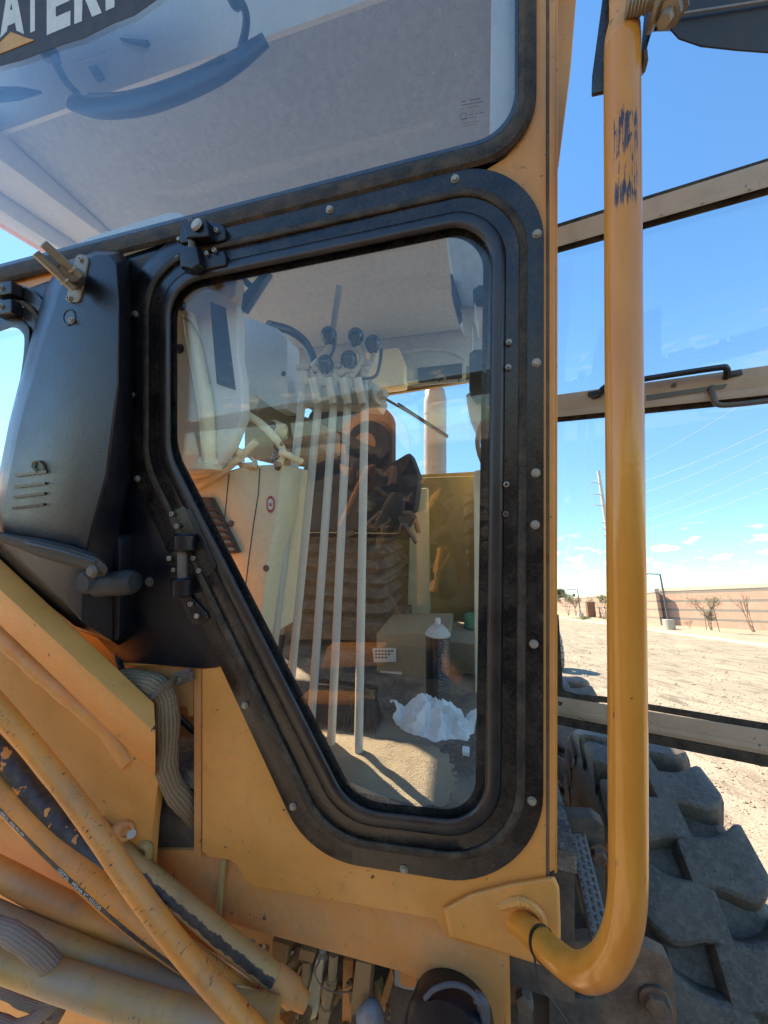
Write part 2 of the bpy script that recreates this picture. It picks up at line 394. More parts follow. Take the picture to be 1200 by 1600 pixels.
def cloth_mat():
    m, nt = newmat('pale_rag_cloth'); k = NT(nt); p = k.geo(); n = k.noise(p, 60, 4, .6); n2 = k.noise(p, 600, 2)
    c = k.mix(k.ramp(n, .3, .75), (.70, .76, .76), (.60, .66, .67))
    k.out(k.bsdf(c, .85, 0, k.bump(k.math('ADD', n, k.math('MULTIPLY', n2, .3)), .5, .004), 1.4)); return m
M['rag'] = cloth_mat()
def solar_mat():
    m, nt = newmat('solar_canopy_panels'); k = NT(nt); p = k.geo()
    br = k.nd('ShaderNodeTexBrick'); k.put(br.inputs[0], p); br.offset = 0
    br.inputs['Scale'].default_value = 1.0; br.inputs['Mortar Size'].default_value = .035; br.inputs['Brick Width'].default_value = 1.6; br.inputs['Row Height'].default_value = .9
    br.inputs['Color1'].default_value = (.03, .03, .035, 1); br.inputs['Color2'].default_value = (.045, .045, .045, 1); br.inputs['Mortar'].default_value = (.75, .75, .7, 1)
    k.out(k.bsdf(br.outputs[0], .5)); return m
M['solar'] = solar_mat()
def leaf_mat(name, a, b):
    m, nt = newmat(name); k = NT(nt); n = k.noise(k.geo(), 4, 3)
    c = k.mix(k.ramp(n, .35, .65), a, b)
    k.out(k.bsdf(c, .7)); return m
M['leaf'] = leaf_mat('dry_olive_leaves', (.10, .11, .05), (.19, .17, .08))
M['leafgreen'] = leaf_mat('green_leaves', (.06, .11, .03), (.12, .17, .05))
M['bark'] = dirty('grey_bark', (.17, .13, .09), (.25, .2, .15), .4, .9, 0, scale=6, bump=.5)
M['bristle'] = dirty('black_bristle', (.022, .022, .03), (.10, .08, .07), .3, .6, 0, scale=60, bump=.1)
M['clear'] = dirty('grey_plastic_bottle', (.20, .19, .16), (.3, .25, .2), .3, .3, 0, scale=30, bump=.1)

# ------------------------------------------------------------------ mesh builder
WLOC = {}
class MB:
    def __init__(s, xf=LW):
        s.v = []; s.f = []; s.xf = xf; s.uv = {}
    def add(s, vs, fs, xf=None, uvs=None):
        o = len(s.v); x = xf or s.xf
        s.v += [x(p) for p in vs]
        for i, fc in enumerate(fs):
            if uvs: s.uv[len(s.f)] = uvs[i]
            s.f.append([o + j for j in fc])
        return s
    def prism(s, poly, n0, n1, holes=(), xf=None):
        """poly: 2-D (u,v) points extruded from n0 to n1 (n1 is the outside)."""
        loops = [list(poly)] + [list(h) for h in holes]
        flat = [p for L in loops for p in L]; N = len(flat)
        vs = [(p[0], p[1], n0) for p in flat] + [(p[0], p[1], n1) for p in flat]
        fs = []
        if holes:
            tris = tessellate_polygon([[Vector((p[0], p[1], 0)) for p in L] for L in loops])
            for t in tris: fs.append([t[0], t[1], t[2]]); fs.append([N + t[2], N + t[1], N + t[0]])
        else:
            fs.append(list(range(N))); fs.append([N + i for i in range(N)][::-1])
        o = 0
        for L in loops:
            c = len(L)
            for i in range(c):
                j = (i + 1) % c; fs.append([o + i, o + j, N + o + j, N + o + i])
            o += c
        return s.add(vs, fs, xf)
    def pxprism(s, pts, n0, n1, holes=(), at=None):
        at = n1 if at is None else at
        return s.prism([on_n(x, y, at)[:2] for x, y in pts], n0, n1, [[on_n(x, y, at)[:2] for x, y in h] for h in holes])
    def slab(s, pts, d):
        """pts: list of 3-D world points (planar), d: world offset vector for thickness."""
        N = len(pts)
        vs = [Vector(p) for p in pts] + [Vector(p) + d for p in pts]
        fs = [list(range(N)), [N + i for i in range(N)][::-1]] + [[i, (i + 1) % N, N + (i + 1) % N, N + i] for i in range(N)]
        return s.add(vs, fs, ident)
    def loft(s, rings, cap=True, close=True):
        n = len(rings[0]); vs = [p for r in rings for p in r]; fs = []
        for k in range(len(rings) - 1):
            for i in range(n if close else n - 1):
                j = (i + 1) % n
                fs.append([k * n + i, k * n + j, (k + 1) * n + j, (k + 1) * n + i])
        if cap:
            fs.append(list(range(n))[::-1]); fs.append([(len(rings) - 1) * n + i for i in range(n)])
        return s.add(vs, fs)
    def box(s, c, h, xf=None):
        c = Vector(c)
        vs = [c + Vector((x * h[0], y * h[1], z * h[2])) for x in (-1, 1) for y in (-1, 1) for z in (-1, 1)]
        fs = [[0, 1, 3, 2], [4, 6, 7, 5], [0, 4, 5, 1], [2, 3, 7, 6], [0, 2, 6, 4], [1, 5, 7, 3]]
        return s.add(vs, fs, xf)
    def tube(s, path, r, seg=16, xf=None, cap=True, ref=None, rfun=None):
        x = xf or s.xf
        P = [x(p) for p in path]; rs = r if isinstance(r, (list, tuple)) else [r] * len(P)
        L = 0; rings = []; lens = []
        for i, p in enumerate(P):
            t = (P[min(i + 1, len(P) - 1)] - P[max(i - 1, 0)]).normalized()
            view = (ref if ref is not None else (CAM - p)).copy()
            e1 = view - t * view.dot(t)
            if e1.length < 1e-4: e1 = t.orthogonal()
            e1.normalize(); e2 = t.cross(e1)
            if i: L += (p - P[i - 1]).length
            lens.append(L)
            ring = []
            for k in range(seg):
                a = 2 * math.pi * k / seg + math.pi
                rr = rs[i]
                if rfun: rr *= rfun(L, a)
                ring.append(p + (e1 * math.cos(a) + e2 * math.sin(a)) * rr)
            rings.append(ring)
        vs = [q for rg in rings for q in rg]; fs = []; us = []
        for i in range(len(P) - 1):
            for k in range(seg):
                j = (k + 1) % seg
                fs.append([i * seg + k, i * seg + j, (i + 1) * seg + j, (i + 1) * seg + k])
                us.append([(lens[i], k / seg), (lens[i], (k + 1) / seg), (lens[i + 1], (k + 1) / seg), (lens[i + 1], k / seg)])
        if cap:
            fs.append(list(range(seg))[::-1]); us.append([(0, 0)] * seg)
            fs.append([(len(P) - 1) * seg + i for i in range(seg)]); us.append([(L, 0)] * seg)
        return s.add(vs, fs, ident, us)
    def lathe(s, base, axis, prof, seg=24, xf=None, phase=0.0):
        """prof: list of (dist along axis, radius)."""
        x = xf or s.xf
        b = x(base); a = (x(Vector(base) + Vector(axis)) - b).normalized()
        e1 = a.orthogonal().normalized(); e2 = a.cross(e1)
        vs = []
        for d, r in prof:
            for k in range(seg):
                an = 2 * math.pi * k / seg + phase
                vs.append(b + a * d + (e1 * math.cos(an) + e2 * math.sin(an)) * max(r, 1e-5))
        fs = []; us = []; n = len(prof)
        for i in range(n - 1):
            for k in range(seg):
                j = (k + 1) % seg
                fs.append([i * seg + k, i * seg + j, (i + 1) * seg + j, (i + 1) * seg + k])
                us.append([(k / seg, i / (n - 1)), ((k + 1) / seg, i / (n - 1)), ((k + 1) / seg, (i + 1) / (n - 1)), (k / seg, (i + 1) / (n - 1))])
        fs.append(list(range(seg))[::-1]); us.append([(0, 0)] * seg)
        fs.append([(n - 1) * seg + i for i in range(seg)]); us.append([(0, 1)] * seg)
        return s.add(vs, fs, ident, us)
    def build(s, name, mat, parent=None, bevel=0, seg=2, smooth=True, ang=35, sub=0, label=None):
        me = bpy.data.meshes.new(name)
        c = Vector((0, 0, 0))
        for p in s.v: c += p
        c /= max(1, len(s.v))
        me.from_pydata([tuple(p - c) for p in s.v], [], s.f)
        if s.uv:
            ul = me.uv_layers.new(name='UVMap')
            for pi, poly in enumerate(me.polygons):
                u = s.uv.get(pi)
                if u:
                    for q, li in enumerate(poly.loop_indices): ul.data[li].uv = u[q]
        bm = bmesh.new(); bm.from_mesh(me)
        bmesh.ops.recalc_face_normals(bm, faces=bm.faces)
        if bevel:
            ed = [e for e in bm.edges if len(e.link_faces) == 2 and e.calc_face_angle(0) > R(30)]
            bmesh.ops.bevel(bm, geom=ed, offset=bevel, segments=seg, profile=.6, affect='EDGES', clamp_overlap=True)
        for f in bm.faces: f.smooth = smooth
        for e in bm.edges:
            if len(e.link_faces) == 2 and e.calc_face_angle(0) > R(ang): e.smooth = False
        bm.to_mesh(me); bm.free()
        me.materials.append(M[mat] if isinstance(mat, str) else mat)
        o = bpy.data.objects.new(name, me); COL.objects.link(o)
        place(o, c, parent)
        if sub:
            md = o.modifiers.new('sub', 'SUBSURF'); md.levels = sub; md.render_levels = sub
        if label: o['label'] = label
        return o
def place(o, c, parent):
    if parent is not None:
        o.parent = parent; o.location = Vector(c) - WLOC[parent.name]
    else: o.location = c
    WLOC[o.name] = Vector(c)
def thing(name, label, cat, loc=(0, 0, 0), group=None):
    o = bpy.data.objects.new(name, None); COL.objects.link(o); o.empty_display_size = .1
    place(o, Vector(loc), None)
    return tag(o, label, cat, group)
def tag(o, label, cat, group=None):
    o['label'] = label; o['category'] = cat
    if group: o['group'] = group
    return o
def structure(o): o['kind'] = 'structure'; return o
def crom(pts, n=8):
    P = [Vector(p) for p in pts]; P = [P[0] * 2 - P[1]] + P + [P[-1] * 2 - P[-2]]
    out = []
    for i in range(1, len(P) - 2):
        a, b, c, d = P[i - 1], P[i], P[i + 1], P[i + 2]
        for k in range(n):
            t = k / n
            out.append(.5 * ((2 * b) + (c - a) * t + (2 * a - 5 * b + 4 * c - d) * t * t + (-a + 3 * b - 3 * c + d) * t ** 3))
    out.append(P[-2]); return out
def rpoly(pts, rad, seg=10):
    """rounded polygon; pts 2-D, rad per vertex; returns seg+1 points per vertex."""
    out = []; n = len(pts)
    for i in range(n):
        p = Vector(pts[i]).to_2d(); a = Vector(pts[i - 1]).to_2d() - p; b = Vector(pts[(i + 1) % n]).to_2d() - p
        r = rad[i] if isinstance(rad, (list, tuple)) else rad
        a1 = a.normalized(); b1 = b.normalized(); th = a1.angle(b1); d = min(r / math.tan(th / 2), a.length * .49, b.length * .49)
        r = d * math.tan(th / 2)
        cen = p + (a1 + b1).normalized() * (r / math.sin(th / 2))
        s = p + a1 * d - cen; e = p + b1 * d - cen
        a0 = math.atan2(s.y, s.x); da = (math.atan2(e.y, e.x) - a0 + math.pi) % (2 * math.pi) - math.pi
        for k in range(seg + 1):
            an = a0 + da * k / seg
            out.append((cen.x + math.cos(an) * r, cen.y + math.sin(an) * r))
    return out
def hexbolt(name, p, r, h, parent, mat='bolt', axis=(0, 0, 1), xf=LW, socket=False, washer=True, ph=0.3):
    b = MB(xf); p = Vector(p); ax = Vector(axis)
    if washer: b.lathe(p, ax, [(0, r * 1.3), (h * .22, r * 1.3), (h * .25, r * .9)], 18)
    if socket:
        b.lathe(p, ax, [(h * .2, r * .95), (h * .95, r * .95), (h, r * .85), (h, r * .5), (h * .4, r * .45)], 14)
    else:
        b.lathe(p, ax, [(h * .2, r), (h * .85, r), (h, r * .8)], 6, phase=ph)
    return b.build(name, mat, parent)
def text_mesh(txt, size, bold=0.0, sx=1.0):
    cu = bpy.data.curves.new('t', 'FONT'); cu.body = txt; cu.size = size; cu.offset = bold; cu.resolution_u = 3
    ob = bpy.data.objects.new('t', cu); COL.objects.link(ob)
    bpy.context.view_layer.update()
    me = bpy.data.meshes.new_from_object(ob.evaluated_get(bpy.context.evaluated_depsgraph_get()))
    vs = [(v.co.x * sx, v.co.y) for v in me.vertices]; fs = [list(p.vertices) for p in me.polygons]
    bpy.data.objects.remove(ob); bpy.data.meshes.remove(me)
    return vs, fs

# ================================================================== the setting
def sheet(name, pts, mat, z=0.0):
    b = MB(ident); b.add([(p[0], p[1], z) for p in pts], [list(range(len(pts)))])
    return structure(b.build(name, mat))
b = MB(ident); b.add([(-900, -600, 0), (900, -600, 0), (900, 1800, 0), (-900, 1800, 0)], [[0, 1, 2, 3]])
structure(b.build('ground', 'dirt'))
b = MB(ident); b.add([(-60, -45, .004), (60, -45, .004), (60, -.25, .004), (-60, -.25, .004)], [[0, 1, 2, 3]])
M['reflection_dark'] = ground_mat('reflection_dark_ground', (.045, .043, .04), (.06, .057, .052), (.09, .085, .075), .8, 60)
structure(b.build('added_dark_ground', 'reflection_dark'))  # unseen dark ground behind the camera, added to keep the glass reflections dark
# kerb line and gravel strip along the block wall
kA, kB = gnd(1200, 1013), gnd(1013, 986)
kd = (kA - kB).normalized(); kd.z = 0; kd.normalize()
kn = Vector((-kd.y, kd.x, 0)); 
if kn.x < 0: kn = -kn
far = kB - kd * 120; near = kA + kd * 40
b = MB(ident); b.add([near, far, far + kn * 60, near + kn * 60], [[0, 1, 2, 3]])
b.v = [p + Vector((0, 0, .03)) for p in b.v]
structure(b.build('gravel_verge', 'gravel'))
b = MB(ident); b.slab([near, far, far + kn * .35, near + kn * .35], Vector((0, 0, .14))); b.v = [p + Vector((0, 0, .001)) for p in b.v]
structure(b.build('kerb', 'concrete', bevel=.02))
# sandy berm mounds along the verge
b = MB(ident)
nx, ny = 160, 10
vs = []; 
for i in range(nx + 1):
    for j in range(ny + 1):
        p = near + (far - near) * (i / nx) + kn * (1.0 + 3.0 * j / ny)
        h = .34 * math.sin(math.pi * j / ny) * (.45 + .9 * noise.noise(Vector((p.x * .35, p.y * .35, 0)))) + .02 * noise.noise(p * 3)
        vs.append((p.x, p.y, .02 + max(-.02, h)))
b.add(vs, [[i * (ny + 1) + j, i * (ny + 1) + j + 1, (i + 1) * (ny + 1) + j + 1, (i + 1) * (ny + 1) + j] for i in range(nx) for j in range(ny)])
structure(b.build('terrain_berm', 'gravel'))

# striped block wall: two runs with a small set-back between them
wA, wB = gnd(1200, 986.5), gnd(1036, 976.5)
wC, wD = gnd(1034, 977.5), gnd(869, 956)
def wall_run(p, q, ext0, ext1, h, label):
    d = (q - p); d.z = 0; d.normalize(); nn_ = Vector((-d.y, d.x, 0))
    if nn_.x < 0: nn_ = -nn_
    p = p - d * ext0; q = q + d * ext1
    t = thing('block_wall', label, 'wall', (p + q) / 2)
    b = MB(ident); b.slab([p, q, q + nn_ * .3, p + nn_ * .3], Vector((0, 0, h)))
    b.build('masonry', 'blockwall', t)
    b = MB(ident); b.slab([p - nn_ * .04, q - nn_ * .04, q + nn_ * .34, p + nn_ * .34], Vector((0, 0, .34)))
    for i in range(len(b.v)): b.v[i] = b.v[i] + Vector((0, 0, h + .002))
    b.build('wall_cap', 'concrete', t)
wall_run(wA, wB, 30, 0, 3.25, 'nearer run of the pink block wall with grey stripes, right of the tall ochre tube')
wall_run(wC, wD, -.2, 90, 3.15, 'farther run of the pink striped block wall, fading left behind the street lamps')

def street_lamp(px, py, ptop, armdx, label, k=1.0):
    g = gnd(px, py); t = thing('street_lamp', label, 'street lamp', g, 'street lamps along the wall')
    dep = (g - CAM).dot(FW)
    b = MB(ident); b.lathe(g, (0, 0, 1), [(0, .40), (.80, .40), (.84, .36)], 24); b.build('concrete_base', 'concrete', t)
    h = CAMH + (944 - ptop) / F * dep * .985
    b = MB(ident); b.lathe(g + Vector((0, 0, .84)), (0, 0, 1), [(0, .16), (.03, .16), (.04, .085), (h - .84, .06)], 8, ident); b.build('pole', 'lamp', t)
    b = MB(ident); a0 = g + Vector((0, 0, h)); a1 = a0 + Vector((-armdx, 0, .02))
    b.tube([a0 + Vector((0, 0, -.1)), a0 + Vector((-.1, 0, 0)), a1], .045, 8); b.build('arm', 'lamp', t)
    b = MB(ident); b.box(a1 + Vector((-.3, 0, -.02)), (.36, .16, .045)); b.build('lamp_head', 'lamp', t, bevel=.02)
street_lamp(1047, 985, 896, 1.1, 'nearer dark street lamp on a round concrete base, just right of the ochre tube')
street_lamp(908, 967, 921, .9, 'far dark street lamp on a concrete base, between the cab pillar and the ochre tube')

def branchy_tree(name, label, g, h, spread, nl, leafm, seed, group=None, leaf=.045, stakes=False, lowclump=False):
    rnd = random.Random(seed)
    t = thing(name, label, 'tree', g, group)
    b = MB(ident); tips = []
    def grow(p, d, L, r, lev):
        q = p + d * L
        mid = p + d * L * .5 + Vector((rnd.uniform(-1, 1), rnd.uniform(-1, 1), 0)) * L * .06
        b.tube([p, mid, q], [r, r * .8, r * .6], 5, ident)
        tips.append((q, L)); tips.append((mid, L))
        if lev == 0: return
        for k in range(rnd.choice((2, 3))):
            d2 = (d + Vector((rnd.uniform(-1, 1), rnd.uniform(-1, 1), rnd.uniform(-.2, .7))) * spread).normalized()
            grow(q, d2, L * rnd.uniform(.55, .8), r * .6, lev - 1)
    n0 = 3
    for k in range(n0):
        grow(g + Vector((rnd.uniform(-.08, .08), rnd.uniform(-.08, .08), 0)), Vector((rnd.uniform(-.25, .25), rnd.uniform(-.25, .25), 1)).normalized(), h * .36, h * .011, 3)
    b.build('trunk', 'bark', t)
    c = MB(ident)
    for i in range(nl):
        q, L = rnd.choice(tips[4:])
        p = q + Vector((rnd.gauss(0, .14), rnd.gauss(0, .14), rnd.gauss(0, .12))) * h * .35
        if lowclump and rnd.random() < .35:
            p = g + Vector((rnd.gauss(0, .16), rnd.gauss(0, .16), h * rnd.uniform(.3, .52)))
        if p.z < .15: continue
        e = Vector((rnd.uniform(-1, 1), rnd.uniform(-1, 1), rnd.uniform(-1, 1))).normalized(); f_ = e.orthogonal().normalized()
        s_ = leaf * rnd.uniform(.6, 1.4)
        c.add([p - e * s_, p + f_ * s_ * .4, p + e * s_, p - f_ * s_ * .4], [[0, 1, 2, 3]])
    c.build('crown', leafm, t, smooth=False)
    if stakes:
        for dx in (-.45, .45):
            b = MB(ident); b.tube([g + Vector((dx, 0, 0)), g + Vector((dx * .8, 0, h * .62))], .03, 6); b.build('stake', 'wood', t)
branchy_tree('young_tree', 'sparse young tree with three stems and stakes in front of the pink wall', gnd(1115, 990), 2.9, .75, 1500, 'leaf', 3, None, .05, True, True)
branchy_tree('shrub', 'small bare twiggy shrub between the nearer lamp and the young tree', gnd(1080, 987), .95, .8, 120, 'leaf', 5, None, .04)
branchy_tree('bare_tree', 'very thin bare sapling against the wall at the right edge of the view', gnd(1179, 988), 2.9, .35, 60, 'leaf', 8, None, .03)
branchy_tree('palo_verde', 'leaning feathery young tree left of the far lamp', gnd(889, 962.5), 4.2, .6, 1200, 'leaf', 11, None, .1)
branchy_tree('palo_verde', 'feathery young tree touching the far lamp on its left side', gnd(900, 963), 3.8, .8, 1100, 'leaf', 13, None, .1)
branchy_tree('palo_verde', 'greenish young tree half hidden by the left edge of the ochre tube', gnd(944, 968), 3.7, .6, 1300, 'leafgreen', 17, None, .09)
branchy_tree('background_tree', 'dark green tree rising behind the far end of the wall', gnd(908, 953) + Vector((6, 30, 0)), 9.0, 1.0, 5200, 'leafgreen', 19, None, .36)
rnd = random.Random(4)
gc = gnd(926, 969); b = MB(ident)
for i in range(500):
    p = gc + Vector((rnd.gauss(0, 1.1), rnd.gauss(0, .5), rnd.uniform(.02, .4)))
    e = Vector((rnd.uniform(-1, 1), rnd.uniform(-1, 1), rnd.uniform(0, 1))).normalized(); f_ = e.orthogonal()
    b.add([p - e * .14, p + f_ * .05, p + e * .14, p - f_ * .05], [[0, 1, 2, 3]])
o = b.build('ground_cover', 'leafgreen', smooth=False); o['kind'] = 'stuff'
tag(o, 'low green ground cover beside the far lamp base', 'plants')

# utility pole and wires
uz = 75.0
pt = wd(935, 736, uz); pbase = Vector((pt.x, pt.y, 0))
t = thing('utility_pole', 'tall pale steel utility pole with short crossarms, peeking out left of the ochre tube', 'utility pole', pbase)
b = MB(ident); b.lathe(pbase, (0, 0, 1), [(0, .55), (pt.z, .28)], 12); b.build('pole', 'galv', t)
arms = []
for py in (757, 776, 794, 822, 832, 843):
    zz = wd(935, py, uz).z; c = Vector((pt.x, pt.y, zz)); e = c + Vector((-2.0 if py < 800 else -1.0, 0, .25))
    b = MB(ident); b.tube([c, e], .09, 6); b.build('crossarm', 'galv', t); arms.append(e)
ends = [(1300, 540), (1300, 622), (1300, 640), (1300, 660), (1300, 690), (1300, 720)]
lefts = [(840, 880), (840, 890), (840, 912), (840, 916), (840, 920), (840, 925)]
for i, e in enumerate(arms):
    r_end = wd(*ends[i], 26); l_end = wd(*lefts[i], 240)
    for j, en in enumerate((r_end, l_end)):
        pts = []
        for k in range(17):
            s_ = k / 16; p = e.lerp(en, s_); p = p - Vector((0, 0, (1.2 if j == 0 else 2.5) * 4 * s_ * (1 - s_))); pts.append(p)
        b = MB(ident); b.tube(pts, [.019 * (1 - .45 * k / 16) if j == 0 else .035 + .05 * k / 16 for k in range(17)], 5)
        b.build('power_line', 'galv', t)
# traffic signals far away
g = gnd(866, 957); dep = (g - CAM).dot(FW)
t = thing('traffic_signal', 'far traffic signal arm with three small dark signal heads near the cab pillar', 'traffic signal', g)
zz = CAMH + (944 - 931) / F * dep
b = MB(ident); b.tube([g, Vector((g.x, g.y, zz)), Vector((g.x + 5.6, g.y, zz + .2))], .12, 6); b.build('mast_arm', 'lamp', t)
for k in range(3):
    b = MB(ident); b.box((g.x + 1.2 + 2.1 * k, g.y - .1, zz - .1), (.22, .2, .6)); b.build('signal_head', 'lamp', t)
# utility cabinet by the wall
g = gnd(943, 966); o = MB(ident).box(g + Vector((0, 3.2, 1.2)), (.6, .3, 1.2)).build('utility_cabinet', 'rust', bevel=.03)
tag(o, 'dark brown upright cabinet against the wall, half hidden by the ochre tube', 'utility cabinet')
# loose stones scattered over the lot
rs = random.Random(77); b = MB(ident)
for k in range(5200):
    d_ = 2.6 * (11.0 ** rs.random()); az = R(rs.uniform(16, 56)); s_ = rs.uniform(.004, .013) * (1 + d_ * .10) * (2.2 if rs.random() < .06 else 1)
    c = Vector((d_ * math.sin(az), d_ * math.cos(az), s_ * .3)); q0 = rs.uniform(0, 6.28)
    ring = [c + Vector((math.cos(q0 + i * 1.2566) * s_ * rs.uniform(.7, 1.3), math.sin(q0 + i * 1.2566) * s_ * rs.uniform(.7, 1.3), 0)) for i in range(5)]
    b.add(ring + [c + Vector((0, 0, s_ * rs.uniform(.4, .8)))], [[i, (i + 1) % 5, 5] for i in range(5)])
o = b.build('loose_gravel', 'gravel', smooth=False); o['kind'] = 'stuff'; tag(o, 'loose pebbles and clods scattered over the sandy lot', 'gravel')

# ================================================================== the motor grader
BX = Vector((math.sin(AL), math.cos(AL), 0))      # level, towards the rear of the machine
RX = Vector((math.cos(AL), -math.sin(AL), 0))     # level, towards its door side
G = thing('motor_grader', 'dusty yellow motor grader seen close up at its cab front window, door swung open', 'motor grader', (-.2, 1.2, 0))

# ---- lower front window frame (swept ring between the outer edge and the glass edge)
OUT = [(203, 386), (850, 235), (849, 1399), (483, 1341), (203, 735)]
ORAD = [125, 108, 135, 150, 130]
GLS = [(267, 447), (769, 343), (757, 1286), (548, 1263), (267, 708)]
GRAD = [62, 58, 58, 88, 110]
SG = 14
oR = rpoly(OUT, ORAD, SG); gR = rpoly(GLS, GRAD, SG)
def ringp(t, n):
    pts = []
    for a, c in zip(oR, gR):
        pts.append(on_n(a[0] + (c[0] - a[0]) * t, a[1] + (c[1] - a[1]) * t, n))
    return pts
def sweep(prof, name, mat, parent, **kw):
    b = MB(); rs = [ringp(t, n) for t, n in prof]; N = len(rs[0]); K = len(rs)
    vs = [p for r in rs for p in r]
    fs = [[k * N + i, k * N + (i + 1) % N, ((k + 1) % K) * N + (i + 1) % N, ((k + 1) % K) * N + i] for k in range(K) for i in range(N)]
    b.add(vs, fs); return b.build(name, mat, parent, **kw)
win = sweep([(0, -.004), (0, .006), (.004, .0072), (.34, .0072), (.35, .003), (.35, -.004)], 'window_frame', 'blackpaint', G)
def half_round(t0, t1, n0, h, k=8):
    return [(t0 + (t1 - t0) * (1 - math.cos(math.pi * i / k)) / 2, n0 + h * math.sin(math.pi * i / k)) for i in range(k + 1)]
sweep([(.30, -.002)] + half_round(.31, .475, .0062, .0085)[0:] + [(.48, -.002)], 'outer_seal', 'rubber', win)
sweep([(.47, -.004), (.47, .0085), (.475, .0095), (.72, .0095), (.73, .008), (.73, -.004)], 'hinged_window_frame', 'blackpaint', win)
sweep([(.72, -.006)] + half_round(.725, 1.0, .007, .010) + [(1.0, -.006)], 'inner_seal', 'seal', win)
# the black ceramic edge and the glass
sweep([(1.0, -.0065), (1.0, -.0045), (1.16, -.0045), (1.16, -.0065)], 'glass_edge_band', 'blackpaint', win)
b = MB(); b.prism([p[:2] for p in ringp(1.0, -.004)], -.0045, .0); b.build('window_pane', 'pane', win)
# perimeter bolts
for x, y in [(515, 328), (711, 280), (839, 366), (838, 567), (837, 739), (836, 820), (834, 1006), (831, 1251), (631, 1358), (458, 1260), (383, 1102), (215, 748), (206, 617), (212, 491)]:
    hexbolt('bolt', on_n(x, y, .007), .0062, .006, win, ph=x * .1)
for i, (x, y) in enumerate([(795, 536), (794, 575), (791, 757), (790, 803)]):
    hexbolt('nut', on_n(x, y, .0095), .0058, .006, win, mat='bolt' if i < 3 else 'darkbolt', socket=False, washer=False)
    b = MB(); b.lathe(on_n(x, y, .0150), (0, 0, 1), [(0, .0032), (.0008, .0032)], 12); b.build('stud_hole', 'knob', win)

# ---- yellow cab front with its window opening
hole = rpoly([tuple(Vector(o_).lerp(Vector(g_), .62)) for o_, g_ in zip(OUT, GLS)], 80, 8)
face = [(853, -520), (853, 1366), (853, 1440), (790, 1492), (700, 1466), (681, 1436), (560, 1414), (395, 1384), (383, 1376), (371, 1352), (360, 1344),
        (326, 1338), (316, 1330), (316, 1040), (190, 1040), (190, 412), (600, 316), (742, 276), (790, 246), (822, 205), (838, 140), (838, -520)]
b = MB(); b.pxprism(face, -.018, .0, [hole]); b.build('cab_front_panel', 'yellow', G, bevel=.0012)
b = MB(); b.pxprism([(855.5, -520), (868, -520), (868, 1360), (855.5, 1366)], -.03, -.002); jamb = b.build('door_pillar', 'yellow', G, bevel=.004)
b = MB(); b.pxprism([(866.5, -520), (872.5, -520), (871, 1365), (865.5, 1366)], -.05, -.007); b.build('pillar_edge', 'yellow', jamb, bevel=.003)
b = MB(); b.pxprism([(850, -520), (862, -520), (859, 1388), (850, 1388)], -.030, -.0022); b.build('seam', 'rust', jamb)
b = MB(); b.pxprism([(840, -100), (909, -100), (892, 110), (873, 262), (840, 300)], -.16, -.11); b.build('roof_side_panel', 'yellow', G, bevel=.006)
# welded corner box carrying the rail
b = MB()
p0 = [(692, 1418), (735, 1395), (800, 1378), (852, 1370), (866, 1368), (874, 1386), (876, 1440), (876, 1514), (835, 1505), (765, 1483), (702, 1466)]
b.loft([[on_n(x, y, -.03) for x, y in p0], [on_n(x, y, .004) for x, y in p0], [on_n(784 + (x - 784) * .95, 1445 + (y - 1445) * .92, .011) for x, y in p0]])
cb = b.build('corner_bracket', 'yellow', G, bevel=.004, seg=3)
b = MB(); b.tube(crom([on_n(x, y, n) for x, y, n in [(770, 1396, .000), (800, 1386, .002), (835, 1381, .003), (862, 1385, .000)]], 10), .0065, 8, rfun=lambda L, a: 1 + .12 * math.sin(L * 900))
b.build('weld', 'yellow', cb)
b = MB(); b.tube(crom([on_n(x, y, n) for x, y, n in [(780, 1415, .008), (815, 1408, .014), (842, 1425, .014), (850, 1450, .010)]], 10), .008, 8, rfun=lambda L, a: 1 + .14 * math.sin(L * 900))
b.build('weld', 'yellow', cb)
# lower apron
b = MB(); b.pxprism([(228, 1328), (400, 1330), (690, 1400), (800, 1400), (786, 1640), (668, 1640), (668, 1556), (655, 1531), (628, 1519), (350, 1441), (300, 1428), (235, 1380)], -.045, -.022)
ap = b.build('lower_apron_panel', 'yellow_dusty', G, bevel=.0015)
b = MB(); b.pxprism([(787.5, 1478), (796, 1484), (799, 1650), (790, 1650)], -.06, -.026); b.build('apron_edge_strip', 'yellow', ap, bevel=.0015)
b = MB(); b.tube([on_n(352, 1338, -.016), on_n(346, 1385, -.016), on_n(341, 1450, -.016)], .0075, 8, rfun=lambda L, a: 1 + .15 * math.sin(L * 500 + a)); b.build('weld', 'weld', ap)
b = MB(); b.lathe(on_n(362, 1427, -.0215), (0, 0, 1), [(0, .004), (.0015, .002)], 7); b.build('chip', 'rust', ap)

